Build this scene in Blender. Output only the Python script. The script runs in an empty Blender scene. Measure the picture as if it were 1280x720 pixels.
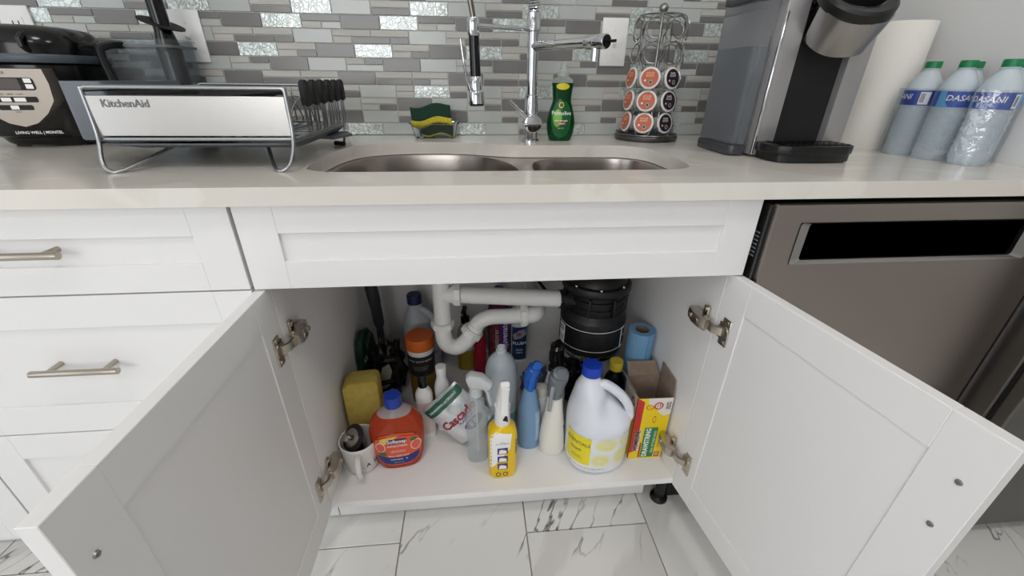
import bpy, bmesh, math, random
from mathutils import Vector as V, Matrix as M
random.seed(7)
SC = bpy.context.scene
COL = SC.collection
PI = math.pi
R = math.radians

# ------------------------------------------------------------------ camera
def make_camera():
    pos = V((-0.0626, -1.3068, 1.0660))
    pitch, yaw, roll = 0.46852, 0.09536, 0.01194
    fwd = V((math.sin(yaw) * math.cos(pitch), math.cos(yaw) * math.cos(pitch), -math.sin(pitch)))
    right = V((math.cos(yaw), -math.sin(yaw), 0))
    up = right.cross(fwd)
    c, s = math.cos(roll), math.sin(roll)
    r2 = c * right + s * up
    u2 = -s * right + c * up
    m = M((r2, u2, -fwd)).transposed().to_4x4()
    m.translation = pos
    cd = bpy.data.cameras.new('camera')
    cd.sensor_fit = 'HORIZONTAL'; cd.sensor_width = 36.0
    cd.lens = 36.0 * 517.58 / 1280.0
    cd.clip_start = 0.01
    co = bpy.data.objects.new('camera', cd)
    COL.objects.link(co); co.matrix_world = m
    SC.camera = co
make_camera()

# ------------------------------------------------------------------ world, lights, exposure
w = bpy.data.worlds.new('world'); SC.world = w; w.use_nodes = True
w.node_tree.nodes['Background'].inputs[0].default_value = (0.80, 0.88, 1.0, 1)
w.node_tree.nodes['Background'].inputs[1].default_value = 0.6
def area(name, loc, rot, sx, sy, energy, col):
    ld = bpy.data.lights.new(name, 'AREA'); ld.shape = 'RECTANGLE'; ld.size = sx; ld.size_y = sy
    ld.energy = energy; ld.color = col
    o = bpy.data.objects.new(name, ld); COL.objects.link(o); o.location = loc; o.rotation_euler = rot
    return o
# daylight entering by the window in the wall behind the camera, and by a wide patio door on the left
area('window_daylight', (-1.1, -3.52, 1.55), (R(90), 0, 0), 1.5, 1.25, 17, (1.0, 1.0, 1.0))
area('patio_daylight', (-2.55, -2.1, 1.25), (R(90), 0, R(-90)), 1.7, 2.0, 9, (1.0, 1.0, 1.0))
SC.view_settings.view_transform = 'Standard'
SC.view_settings.look = 'None'
SC.view_settings.gamma = 1.0
SC.view_settings.use_curve_mapping = False
SC.view_settings.exposure = 0.45

# ------------------------------------------------------------------ helpers: materials
def lin(c):
    out = []
    for v in c[:3]:
        v = v / 255.0
        out.append(v / 12.92 if v <= 0.04045 else ((v + 0.055) / 1.055) ** 2.4)
    return (*out, 1.0)
MATS = {}
def mat(name, col=(200, 200, 200), rough=0.5, metal=0.0, trans=0.0, ior=1.45, coat=0.0, bump=None, var=None, sss=0.0, spec=None, alpha=None, emit=None, aniso=None):
    """bump=(scale,strength,stretch), var=(colour2,scale,stretch)"""
    if name in MATS: return MATS[name]
    m = bpy.data.materials.new(name); m.use_nodes = True
    nt = m.node_tree; b = nt.nodes['Principled BSDF']
    b.inputs['Base Color'].default_value = lin(col)
    b.inputs['Roughness'].default_value = rough
    b.inputs['Metallic'].default_value = metal
    b.inputs['Transmission Weight'].default_value = trans
    b.inputs['IOR'].default_value = ior
    b.inputs['Coat Weight'].default_value = coat
    if spec is not None: b.inputs['Specular IOR Level'].default_value = spec
    if alpha is not None: b.inputs['Alpha'].default_value = alpha
    if sss:
        b.inputs['Subsurface Weight'].default_value = sss
        b.inputs['Subsurface Radius'].default_value = (0.02, 0.02, 0.02)
    if emit:
        b.inputs['Emission Color'].default_value = lin(emit[0]); b.inputs['Emission Strength'].default_value = emit[1]
    if bump or var:
        geo = nt.nodes.new('ShaderNodeNewGeometry')
        def noise(scale, stretch, detail=3.0):
            mp = nt.nodes.new('ShaderNodeMapping'); mp.inputs['Scale'].default_value = stretch
            nt.links.new(geo.outputs['Position'], mp.inputs['Vector'])
            n = nt.nodes.new('ShaderNodeTexNoise'); n.inputs['Scale'].default_value = scale; n.inputs['Detail'].default_value = detail
            nt.links.new(mp.outputs['Vector'], n.inputs['Vector'])
            return n
        if bump:
            n = noise(bump[0], bump[2] if len(bump) > 2 else (1, 1, 1))
            bp = nt.nodes.new('ShaderNodeBump'); bp.inputs['Strength'].default_value = bump[1]; bp.inputs['Distance'].default_value = 0.002
            nt.links.new(n.outputs['Fac'], bp.inputs['Height']); nt.links.new(bp.outputs['Normal'], b.inputs['Normal'])
        if var:
            n = noise(var[1], var[2] if len(var) > 2 else (1, 1, 1), 4.0)
            cr = nt.nodes.new('ShaderNodeValToRGB')
            cr.color_ramp.elements[0].position = 0.35; cr.color_ramp.elements[1].position = 0.65
            cr.color_ramp.elements[0].color = lin(col); cr.color_ramp.elements[1].color = lin(var[0])
            nt.links.new(n.outputs['Fac'], cr.inputs['Fac']); nt.links.new(cr.outputs['Color'], b.inputs['Base Color'])
    MATS[name] = m
    return m

def vein_mat(name, base, vein, scale, stretch, rot, width, mask_lo, mask_hi, rough, patch=None, amount=1.0):
    """marble: thin dark veins where a distorted noise crosses one half, patchy"""
    m = bpy.data.materials.new(name); m.use_nodes = True; MATS[name] = m
    nt = m.node_tree; b = nt.nodes['Principled BSDF']; b.inputs['Roughness'].default_value = rough
    L = nt.links.new
    geo = nt.nodes.new('ShaderNodeNewGeometry')
    info = nt.nodes.new('ShaderNodeObjectInfo')
    off = nt.nodes.new('ShaderNodeVectorMath'); off.operation = 'MULTIPLY_ADD'
    comb = nt.nodes.new('ShaderNodeCombineXYZ')
    for i in range(3): L(info.outputs['Random'], comb.inputs[i])
    off.inputs[1].default_value = (7.3, 5.1, 3.7)
    L(comb.outputs[0], off.inputs[0]); L(geo.outputs['Position'], off.inputs[2])
    mp = nt.nodes.new('ShaderNodeMapping'); mp.inputs['Scale'].default_value = stretch; mp.inputs['Rotation'].default_value = rot
    # rotate first, stretch afterwards
    mr = nt.nodes.new('ShaderNodeMapping'); mr.inputs['Rotation'].default_value = rot
    mp.inputs['Rotation'].default_value = (0, 0, 0)
    L(off.outputs[0], mr.inputs['Vector']); L(mr.outputs['Vector'], mp.inputs['Vector'])
    def ridge(sc, wd):
        n = nt.nodes.new('ShaderNodeTexNoise'); n.inputs['Scale'].default_value = sc; n.inputs['Detail'].default_value = 4.5; n.inputs['Roughness'].default_value = 0.52
        L(mp.outputs['Vector'], n.inputs['Vector'])
        s = nt.nodes.new('ShaderNodeMath'); s.operation = 'SUBTRACT'; s.inputs[1].default_value = 0.5
        L(n.outputs['Fac'], s.inputs[0])
        a = nt.nodes.new('ShaderNodeMath'); a.operation = 'ABSOLUTE'; L(s.outputs[0], a.inputs[0])
        r = nt.nodes.new('ShaderNodeMapRange'); r.inputs['From Min'].default_value = 0.0; r.inputs['From Max'].default_value = wd
        r.inputs['To Min'].default_value = 1.0; r.inputs['To Max'].default_value = 0.0
        L(a.outputs[0], r.inputs['Value'])
        return r
    r1 = ridge(scale, width)
    nm = nt.nodes.new('ShaderNodeTexNoise'); nm.inputs['Scale'].default_value = scale * 1.6; nm.inputs['Detail'].default_value = 2
    L(off.outputs[0], nm.inputs['Vector'])
    mk = nt.nodes.new('ShaderNodeMapRange'); mk.inputs['From Min'].default_value = mask_lo; mk.inputs['From Max'].default_value = mask_hi
    L(nm.outputs['Fac'], mk.inputs['Value'])
    mu = nt.nodes.new('ShaderNodeMath'); mu.operation = 'MULTIPLY'; L(r1.outputs[0], mu.inputs[0]); L(mk.outputs[0], mu.inputs[1])
    am = nt.nodes.new('ShaderNodeMath'); am.operation = 'MULTIPLY'; am.inputs[1].default_value = amount; L(mu.outputs[0], am.inputs[0])
    mix = nt.nodes.new('ShaderNodeMix'); mix.data_type = 'RGBA'
    L(am.outputs[0], mix.inputs['Factor'])
    mix.inputs['B'].default_value = lin(vein)
    if patch:
        n2 = nt.nodes.new('ShaderNodeTexNoise'); n2.inputs['Scale'].default_value = patch[1]; n2.inputs['Detail'].default_value = 4; n2.inputs['Distortion'].default_value = 0.6
        L(mp.outputs['Vector'], n2.inputs['Vector'])
        cr = nt.nodes.new('ShaderNodeValToRGB')
        cr.color_ramp.elements[0].position = patch[2]; cr.color_ramp.elements[1].position = patch[2] + 0.03
        cr.color_ramp.elements[0].color = lin(base); cr.color_ramp.elements[1].color = lin(patch[0])
        L(n2.outputs['Fac'], cr.inputs['Fac']); L(cr.outputs['Color'], mix.inputs['A'])
    else:
        mix.inputs['A'].default_value = lin(base)
    L(mix.outputs['Result'], b.inputs['Base Color'])
    return m

# ------------------------------------------------------------------ helpers: geometry
def ident(): return M.Identity(4)
def addbm(bm, other, mx=None):
    if mx is not None: bmesh.ops.transform(other, matrix=mx, verts=other.verts)
    vm = {v: bm.verts.new(v.co) for v in other.verts}
    for f in other.faces:
        try: bm.faces.new([vm[v] for v in f.verts])
        except ValueError: pass
    other.free()
def box(bm, c, s, bev=0.0, seg=1, mx=None):
    b = bmesh.new(); bmesh.ops.create_cube(b, size=1.0)
    bmesh.ops.scale(b, vec=V(s), verts=b.verts)
    if bev > 0: bmesh.ops.bevel(b, geom=b.edges[:], offset=bev, segments=seg, affect='EDGES', profile=0.5)
    bmesh.ops.translate(b, vec=V(c), verts=b.verts)
    addbm(bm, b, mx); return bm
def bbox(bm, lo, hi, bev=0.0, seg=1, mx=None):
    lo = V(lo); hi = V(hi); return box(bm, (lo + hi) / 2, hi - lo, bev, seg, mx)
def loops(bm, rings, cap=True, closed=False, capa=None, capb=None):
    vs = [[bm.verts.new(p) for p in r] for r in rings]
    n = len(rings[0]); k = len(vs)
    for i in range(k if closed else k - 1):
        a, b = vs[i], vs[(i + 1) % k]
        for j in range(n):
            bm.faces.new((a[j], a[(j + 1) % n], b[(j + 1) % n], b[j]))
    if not closed:
        if capa if capa is not None else cap: bm.faces.new(list(reversed(vs[0])))
        if capb if capb is not None else cap: bm.faces.new(vs[-1])
    return bm
def frame(t, up=V((0, 0, 1))):
    t = t.normalized()
    if abs(t.dot(up)) > 0.98: up = V((0, 1, 0)) if abs(t.y) < 0.9 else V((1, 0, 0))
    x = up.cross(t).normalized(); return x, t.cross(x).normalized()
def sweep(bm, pts, rad, n=10, closed=False, cap=True, e=2.0, up=V((0, 0, 1))):
    """tube along pts; rad a number, or list of numbers / (a,b) pairs"""
    pts = [V(p) for p in pts]; k = len(pts); rings = []
    if not isinstance(rad, (list, tuple)): rad = [rad] * k
    px = None
    for i in range(k):
        a = pts[(i - 1) % k] if (closed or i > 0) else pts[i]
        b = pts[(i + 1) % k] if (closed or i < k - 1) else pts[i]
        t = (b - a).normalized()
        if px is None: x, y = frame(t, up)
        else:
            x = (px - t * px.dot(t)); x = x.normalized() if x.length > 1e-6 else frame(t, up)[0]
            y = t.cross(x).normalized()
        px = x
        ra, rb = rad[i] if isinstance(rad[i], (list, tuple)) else (rad[i], rad[i])
        ring = []
        for j in range(n):
            q = 2 * PI * j / n; c, s = math.cos(q), math.sin(q)
            c = math.copysign(abs(c) ** (2 / e), c); s = math.copysign(abs(s) ** (2 / e), s)
            ring.append(pts[i] + x * (ra * c) + y * (rb * s))
        rings.append(ring)
    return loops(bm, rings, cap, closed)
def smooth_path(keys, sub=6, closed=False):
    """Catmull-Rom through tuples of any length"""
    k = len(keys); out = []
    seg = k if closed else k - 1
    for i in range(seg):
        p1, p2 = keys[i], keys[(i + 1) % k]
        p0 = keys[(i - 1) % k] if (closed or i > 0) else p1
        p3 = keys[(i + 2) % k] if (closed or i < k - 2) else p2
        for j in range(sub):
            t = j / sub
            out.append(tuple(0.5 * (2 * b + (c - a) * t + (2 * a - 5 * b + 4 * c - d) * t * t + (-a + 3 * b - 3 * c + d) * t ** 3) for a, b, c, d in zip(p0, p1, p2, p3)))
    if not closed: out.append(tuple(keys[-1]))
    return out
def cyl(bm, p0, p1, r0, r1=None, n=24, bev=0.0, cap=True):
    p0, p1 = V(p0), V(p1); r1 = r0 if r1 is None else r1
    d = (p1 - p0); L = d.length; d.normalize()
    if bev <= 0: return sweep(bm, [p0, p1], [r0, r1], n, cap=cap)
    return sweep(bm, [p0, p0 + d * bev * 0.3, p0 + d * bev, p1 - d * bev, p1 - d * bev * 0.3, p1], [r0 - bev, r0 - bev * 0.3, r0, r1, r1 - bev * 0.3, r1 - bev], n, cap=cap)
def lathe(bm, prof, n=32, mx=None, cap=True, wob=None):
    rings = []
    for r, z in prof:
        r = max(r, 1e-5)
        rings.append([V((r * math.cos(2 * PI * j / n), r * math.sin(2 * PI * j / n), z)) for j in range(n)])
    b = bmesh.new(); loops(b, rings, cap); bmesh.ops.remove_doubles(b, verts=b.verts, dist=1e-6)
    addbm(bm, b, mx); return bm
def torus(bm, c, r, t, axis=V((0, 0, 1)), n=28, k=8):
    x, y = frame(V(axis)); c = V(c)
    return sweep(bm, [c + x * (r * math.cos(2 * PI * i / n)) + y * (r * math.sin(2 * PI * i / n)) for i in range(n)], t, k, closed=True)
def prism(bm, poly, z0, z1, mx=None, bev=0.0):
    """polygon in xy, extruded along z"""
    b = bmesh.new(); loops(b, [[V((x, y, z0)) for x, y in poly], [V((x, y, z1)) for x, y in poly]])
    bmesh.ops.recalc_face_normals(b, faces=b.faces)
    if bev > 0: bmesh.ops.bevel(b, geom=b.edges[:], offset=bev, segments=2, affect='EDGES', profile=0.5)
    addbm(bm, b, mx); return bm
def rrect(x0, x1, y0, y1, r, n=5):
    out = []
    for cx, cy, a in ((x1 - r, y1 - r, 0), (x0 + r, y1 - r, 90), (x0 + r, y0 + r, 180), (x1 - r, y0 + r, 270)):
        for i in range(n + 1):
            q = R(a + 90 * i / n); out.append((cx + r * math.cos(q), cy + r * math.sin(q)))
    return out
def ball(bm, c, r, s=(1, 1, 1), sub=3):
    b = bmesh.new(); bmesh.ops.create_icosphere(b, subdivisions=sub, radius=r)
    bmesh.ops.scale(b, vec=V(s), verts=b.verts); bmesh.ops.translate(b, vec=V(c), verts=b.verts)
    addbm(bm, b); return bm
def fill_holes(bm, outer, holes, z):
    b = bmesh.new(); es = []
    for lp in [outer] + holes:
        vs = [b.verts.new((x, y, z)) for x, y in lp]
        for i in range(len(vs)): es.append(b.edges.new((vs[i], vs[(i + 1) % len(vs)])))
    bmesh.ops.triangle_fill(b, use_beauty=True, use_dissolve=False, edges=es)
    addbm(bm, b); return bm

def obj(name, bm, m, parent=None, smooth=True, ang=38, recalc=True):
    if recalc: bmesh.ops.recalc_face_normals(bm, faces=bm.faces)
    me = bpy.data.meshes.new(name); bm.to_mesh(me); bm.free()
    return objm(name, me, m, parent, smooth, ang)
def objm(name, me, m, parent=None, smooth=True, ang=38):
    if m is not None: me.materials.append(m)
    if smooth:
        me.polygons.foreach_set('use_smooth', [True] * len(me.polygons))
        me.set_sharp_from_angle(angle=R(ang))
    o = bpy.data.objects.new(name, me); COL.objects.link(o)
    if parent is not None: o.parent = parent
    return o
def tag(o, label, cat, group=None, kind=None):
    if label: o['label'] = label
    if cat: o['category'] = cat
    if group: o['group'] = group
    if kind: o['kind'] = kind
    return o
def thing(name, label, cat, loc=(0, 0, 0), rz=0.0, group=None, rot=None):
    o = bpy.data.objects.new(name, None); COL.objects.link(o); o.empty_display_size = 0.02
    o.location = loc; o.rotation_euler = rot if rot else (0, 0, R(rz))
    return tag(o, label, cat, group)
def struct(name, bm, m, parent=None, smooth=False, label=None):
    o = obj(name, bm, m, parent, smooth); o['kind'] = 'structure'
    if label: o['label'] = label
    return o
def dup(root, loc=None, rot=None, label=None, group=None, parent=None):
    r = root.copy(); COL.objects.link(r)
    if loc is not None: r.location = loc
    if rot is not None: r.rotation_euler = rot
    if label: r['label'] = label
    if group: r['group'] = group
    if parent: r.parent = parent
    for ch in list(root.children):
        c = ch.copy(); COL.objects.link(c); c.parent = r
        for g in list(ch.children):
            d = g.copy(); COL.objects.link(d); d.parent = c
    return r

# text, printed flat on a surface given by f(x, y) -> point
def text(s, size, f, m, parent, name='lettering', bold=0.0, sx=1.0, align='CENTER', shear=0.0, maxe=0.012, space=1.0):
    cu = bpy.data.curves.new('t', 'FONT'); cu.body = s; cu.size = size; cu.align_x = align; cu.align_y = 'CENTER'
    cu.resolution_u = 2; cu.offset = bold * size; cu.shear = shear; cu.space_character = space; cu.space_line = 0.9
    o = bpy.data.objects.new('t', cu); COL.objects.link(o)
    dg = bpy.context.evaluated_depsgraph_get()
    me = bpy.data.meshes.new_from_object(o.evaluated_get(dg))
    bpy.data.objects.remove(o); bpy.data.curves.remove(cu)
    bm = bmesh.new(); bm.from_mesh(me); bpy.data.meshes.remove(me)
    for it in range(3):
        es = [e for e in bm.edges if e.calc_length() > maxe]
        if not es: break
        bmesh.ops.subdivide_edges(bm, edges=es, cuts=1)
        bmesh.ops.triangulate(bm, faces=bm.faces)
    for v in bm.verts: v.co = f(v.co.x * sx, v.co.y)
    return obj(name, bm, m, parent, smooth=False, recalc=False)
def patch(f, x0, x1, y0, y1, nu=12, nv=6):
    bm = bmesh.new()
    g = [[bm.verts.new(f(x0 + (x1 - x0) * i / nu, y0 + (y1 - y0) * j / nv)) for i in range(nu + 1)] for j in range(nv + 1)]
    for j in range(nv):
        for i in range(nu): bm.faces.new((g[j][i], g[j][i + 1], g[j + 1][i + 1], g[j + 1][i]))
    return bm
def disc(f, cx, cy, a, b, n=24, rings=4, e=2.0, r0=0.0, ang=(0, 360), bm=None):
    bm = bm or bmesh.new(); full = ang[1] - ang[0] >= 360
    gs = []
    for k in range(rings + 1):
        t = r0 + (1 - r0) * k / rings
        row = []
        for j in range(n if full else n + 1):
            q = R(ang[0] + (ang[1] - ang[0]) * j / n); c, s = math.cos(q), math.sin(q)
            c = math.copysign(abs(c) ** (2 / e), c); s = math.copysign(abs(s) ** (2 / e), s)
            row.append(bm.verts.new(f(cx + a * t * c, cy + b * t * s)))
        gs.append(row)
    for k in range(rings):
        m_ = len(gs[0])
        for j in range(m_ if full else m_ - 1):
            q = (gs[k][j], gs[k][(j + 1) % m_], gs[k + 1][(j + 1) % m_], gs[k + 1][j])
            try: bm.faces.new(q)
            except ValueError: pass
    bmesh.ops.remove_doubles(bm, verts=bm.verts, dist=1e-7)
    return bm
def polypatch(f, pts, maxe=0.01):
    bm = bmesh.new(); bm.faces.new([bm.verts.new((x, y, 0)) for x, y in pts])
    bmesh.ops.triangulate(bm, faces=bm.faces)
    for it in range(4):
        es = [e for e in bm.edges if e.calc_length() > maxe]
        if not es: break
        bmesh.ops.subdivide_edges(bm, edges=es, cuts=1); bmesh.ops.triangulate(bm, faces=bm.faces)
    for v in bm.verts: v.co = f(v.co.x, v.co.y)
    return bm
def plane(o, xd, yd):
    o, xd, yd = V(o), V(xd).normalized(), V(yd).normalized()
    return lambda x, y: o + xd * x + yd * y
def pr(name, bm, m, parent): return obj(name, bm, m, parent, smooth=True, recalc=False)   # printed patches

# lofted bottles: keys (z, rx, ry, exponent, cx, cy)
class Prof:
    def __init__(s, keys, sub=5):
        keys = [tuple(k) + (2.0, 0.0, 0.0)[len(k) - 3:] if len(k) < 6 else tuple(k) for k in keys]
        s.rows = smooth_path(keys, sub) if sub > 1 else keys
    def at(s, z):
        r = s.rows
        if z <= r[0][0]: return r[0]
        for a, b in zip(r, r[1:]):
            if a[0] <= z <= b[0]:
                t = (z - a[0]) / max(b[0] - a[0], 1e-9)
                return tuple(p + (q - p) * t for p, q in zip(a, b))
        return r[-1]
    def ring(s, row, n):
        z, rx, ry, e, cx, cy = row; out = []
        for j in range(n):
            q = 2 * PI * j / n; c, t = math.cos(q), math.sin(q)
            out.append(V((cx + rx * math.copysign(abs(c) ** (2 / e), c), cy + ry * math.copysign(abs(t) ** (2 / e), t), z)))
        return out
    def mesh(s, n=36, z0=None, z1=None, shrink=0.0, cap=True):
        bm = bmesh.new(); rows = s.rows
        if z0 is not None: rows = [s.at(z0)] + [r for r in rows if r[0] > z0 + 1e-5]
        if z1 is not None: rows = [r for r in rows if r[0] < z1 - 1e-5] + [s.at(z1)]
        rows = [(r[0], max(r[1] - shrink, 1e-4), max(r[2] - shrink, 1e-4), *r[3:]) for r in rows]
        return loops(bm, [s.ring(r, n) for r in rows], cap)
    def front(s, off=0.0006):
        def f(x, z):
            _, rx, ry, e, cx, cy = s.at(z)
            t = min(abs(x - cx) / rx, 0.995)
            return V((x, cy - ry * (1 - t ** e) ** (1 / e) - off, z))
        return f
    def around(s, th0=0.0, off=0.0006, rref=None):
        def f(x, z):
            _, rx, ry, e, cx, cy = s.at(z)
            q = th0 + x / (rref or rx)
            c, t = math.sin(q), -math.cos(q)
            return V((cx + (rx + off) * math.copysign(abs(c) ** (2 / e), c), cy + (ry + off) * math.copysign(abs(t) ** (2 / e), t), z))
        return f
def ribcap(parent, m, z, r, h, name='cap', cx=0.0, cy=0.0, tilt=None):
    bm = bmesh.new(); n = 48; rings = []
    for rr, zz in ((r, z), (r, z + h * 0.12), (r, z + h * 0.85), (r * 0.93, z + h), (r * 0.4, z + h), (0.0004, z + h)):
        ring = []
        for j in range(n):
            k = rr * (1 - 0.035 * (j % 2)) if zz < z + h * 0.9 and zz > z + h * 0.05 else rr
            ring.append(V((cx + k * math.cos(2 * PI * j / n), cy + k * math.sin(2 * PI * j / n), zz)))
        rings.append(ring)
    loops(bm, rings)
    return obj(name, bm, m, parent, ang=60)

def thin(name, fac, tint=(240, 244, 246), body=(235, 238, 240), rough=0.08):
    """thin clear plastic sheet: mostly see-through, with some body of its own"""
    if name in MATS: return MATS[name]
    m = bpy.data.materials.new(name); m.use_nodes = True; nt = m.node_tree; b = nt.nodes['Principled BSDF']; out = nt.nodes['Material Output']
    b.inputs['Base Color'].default_value = lin(body); b.inputs['Roughness'].default_value = rough; b.inputs['Specular IOR Level'].default_value = 0.8
    tr = nt.nodes.new('ShaderNodeBsdfTransparent'); tr.inputs['Color'].default_value = lin(tint)
    mix = nt.nodes.new('ShaderNodeMixShader'); mix.inputs[0].default_value = fac
    nt.links.new(tr.outputs[0], mix.inputs[1]); nt.links.new(b.outputs[0], mix.inputs[2]); nt.links.new(mix.outputs[0], out.inputs[0])
    MATS[name] = m
    return m
# ------------------------------------------------------------------ common materials
WHITE = mat('white_lacquer', (230, 229, 228), 0.38)
INNER = mat('white_melamine', (240, 238, 236), 0.5)
NICKEL = mat('brushed_nickel', (176, 168, 156), 0.32, 1.0, bump=(900, 0.05, (1, 1, 1)))
HINGE = mat('hinge_nickel', (196, 188, 176), 0.3, 1.0)
CHROME = mat('chrome', (214, 216, 220), 0.07, 1.0)
WIRE = mat('rack_wire', (168, 170, 172), 0.3, 1.0)
STEEL = mat('stainless_steel', (172, 169, 166), 0.3, 1.0, bump=(60, 0.06, (1, 1, 40)))
BLACK = mat('black_plastic', (18, 18, 19), 0.38)
BLACKG = mat('black_gloss', (12, 12, 13), 0.15)
BLACKM = mat('black_matt', (22, 22, 23), 0.65)
GREYP = mat('grey_plastic', (98, 104, 110), 0.5)
DGREY = mat('dark_grey_plastic', (58, 60, 62), 0.5)
WPLAS = mat('white_plastic', (238, 238, 236), 0.32, sss=0.05)
PVC = mat('white_pvc', (232, 231, 228), 0.3)
CLEAR = mat('clear_plastic', (240, 243, 245), 0.04, 0, 1.0, 1.2)
GLASS = mat('clear_glass', (244, 250, 250), 0.01, 0, 1.0, 1.3)
INK = mat('black_ink', (22, 22, 24), 0.5)
WINK = mat('white_ink', (245, 245, 243), 0.5)
# ================================================================== THE SETTING
WPAINT = mat('wall_paint', (222, 222, 222), 0.7, bump=(400, 0.03))
GROUT = mat('wall_grout', (206, 206, 200), 0.8)
FGROUT = mat('floor_grout', (176, 164, 146), 0.85)
XR = 1.064            # face of the short side wall
bm = bmesh.new(); bbox(bm, (-2.6, 0.003, 0), (2.6, 0.12, 2.5)); wall_back = struct('wall_back', bm, GROUT)
bm = bmesh.new(); bbox(bm, (XR, -0.640, 0), (XR + 0.013, 0.0015, 2.5)); struct('wall_right', bm, WPAINT)
bm = bmesh.new(); bbox(bm, (-2.6, -3.72, 2.5), (2.6, 0.12, 2.6)); struct('ceiling', bm, mat('ceiling_paint', (235, 235, 233), 0.8))
bm = bmesh.new()      # left wall with the patio door opening
bbox(bm, (-2.72, -3.6, 0), (-2.6, -3.0, 2.5)); bbox(bm, (-2.72, -1.2, 0), (-2.6, 0.003, 2.5)); bbox(bm, (-2.72, -3.0, 2.25), (-2.6, -1.2, 2.5))
struct('wall_left', bm, WPAINT)
bm = bmesh.new(); bbox(bm, (2.6, -3.6, 0), (2.72, 0.003, 2.5)); struct('wall_far', bm, WPAINT)
bm = bmesh.new()      # wall behind the camera with its window opening
bbox(bm, (-2.6, -3.72, 0), (-1.90, -3.6, 2.5)); bbox(bm, (-0.30, -3.72, 0), (2.6, -3.6, 2.5)); bbox(bm, (-1.90, -3.72, 0), (-0.30, -3.6, 0.9)); bbox(bm, (-1.90, -3.72, 2.2), (-0.30, -3.6, 2.5))
struct('wall_front', bm, WPAINT)
bm = bmesh.new()
for a, b in (((-1.90, -3.70, 0.9), (-1.85, -3.6, 2.2)), ((-0.35, -3.70, 0.9), (-0.30, -3.6, 2.2)), ((-1.125, -3.70, 0.9), (-1.075, -3.6, 2.2)), ((-1.90, -3.70, 0.9), (-0.30, -3.6, 0.95)), ((-1.90, -3.70, 2.15), (-0.30, -3.6, 2.2))): bbox(bm, a, b)
struct('window_1', bm, WHITE)
bm = bmesh.new()
for a, b in (((-2.70, -3.0, 0), (-2.6, -2.94, 2.25)), ((-2.70, -1.26, 0), (-2.6, -1.2, 2.25)), ((-2.70, -2.13, 0), (-2.6, -2.07, 2.25)), ((-2.70, -3.0, 2.19), (-2.6, -1.2, 2.25))): bbox(bm, a, b)
struct('door_1', bm, WHITE)
# lamps set into the ceiling
LAMP = mat('lamp_diffuser', (255, 255, 255), 0.5, emit=((255, 251, 248), 13.0))
for i, (x, y, lb) in enumerate(((-0.25, -1.35, 'square white ceiling lamp above the drawers side'), (0.95, -1.35, 'square white ceiling lamp above the dishwasher side'), (-0.1, -2.5, 'square white ceiling lamp nearest the window wall'))):
    t = thing('ceiling_lamp', lb, 'lamp', (x, y, 2.5), group='ceiling lamps')
    bm = bmesh.new(); box(bm, (0, 0, -0.012), (0.36, 0.36, 0.022), 0.004); obj('lamp_frame', bm, WHITE, t)
    bm = bmesh.new(); box(bm, (0, 0, -0.026), (0.32, 0.32, 0.005)); obj('diffuser', bm, LAMP, t)

# floor: grout bed and marble-look tiles laid in running bond
bm = bmesh.new(); bbox(bm, (-2.6, -3.6, -0.1), (2.6, 0.0, -0.006)); floor = struct('floor', bm, FGROUT)
FT = vein_mat('marble_floor_tile', (224, 223, 219), (96, 92, 87), 3.0, (0.62, 2.5, 1.0), (0, 0, R(-56)), 0.0095, 0.49, 0.64, 0.22, patch=((212, 210, 206), 1.6, 0.55))
tw, tl = 0.3262, 0.652
bm = bmesh.new(); box(bm, (0, 0, -0.004), (tw - 0.0032, tl - 0.0032, 0.008), 0.0008)
me = bpy.data.meshes.new('floor_tile'); bm.to_mesh(me); bm.free(); me.materials.append(FT)
for i in range(-8, 8):
    x = -0.278 + tw * (i + 0.5)
    if abs(x) > 2.45: continue
    y = -0.632 - (tl / 2 if i % 2 == 0 else 0) + tl * 1
    while y > -3.4:
        if y - tl / 2 < -0.3:
            o = bpy.data.objects.new('tile', me); COL.objects.link(o); o.parent = floor; o.location = (x, y - tl / 2, 0)
        y -= tl

# backsplash: interlocking mosaic of glass, stone and foil-backed pieces
TILE = {}
def glass_tile(name, col, col2, rough, sc, stretch, spread=0.12):
    m = bpy.data.materials.new(name); m.use_nodes = True; nt = m.node_tree; b = nt.nodes['Principled BSDF']; L = nt.links.new
    b.inputs['Roughness'].default_value = rough
    info = nt.nodes.new('ShaderNodeObjectInfo'); geo = nt.nodes.new('ShaderNodeNewGeometry')
    mp = nt.nodes.new('ShaderNodeMapping'); mp.inputs['Scale'].default_value = stretch; L(geo.outputs['Position'], mp.inputs['Vector'])
    n = nt.nodes.new('ShaderNodeTexNoise'); n.inputs['Scale'].default_value = sc; n.inputs['Detail'].default_value = 4; L(mp.outputs[0], n.inputs['Vector'])
    cr = nt.nodes.new('ShaderNodeValToRGB'); cr.color_ramp.elements[0].position = 0.3; cr.color_ramp.elements[1].position = 0.7
    cr.color_ramp.elements[0].color = lin(col); cr.color_ramp.elements[1].color = lin(col2); L(n.outputs['Fac'], cr.inputs['Fac'])
    hs = nt.nodes.new('ShaderNodeHueSaturation')
    mr = nt.nodes.new('ShaderNodeMapRange'); mr.inputs['To Min'].default_value = 1 - spread; mr.inputs['To Max'].default_value = 1 + spread
    L(info.outputs['Random'], mr.inputs['Value']); L(mr.outputs[0], hs.inputs['Value']); L(cr.outputs['Color'], hs.inputs['Color']); L(hs.outputs[0], b.inputs['Base Color'])
    return m
TILE['dark'] = glass_tile('grey_glass_tile', (114, 112, 111), (124, 122, 120), 0.2, 3, (1, 1, 1), 0.08)
TILE['light'] = glass_tile('pale_glass_tile', (178, 183, 180), (187, 190, 187), 0.2, 4, (1, 1, 1), 0.05)
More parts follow.
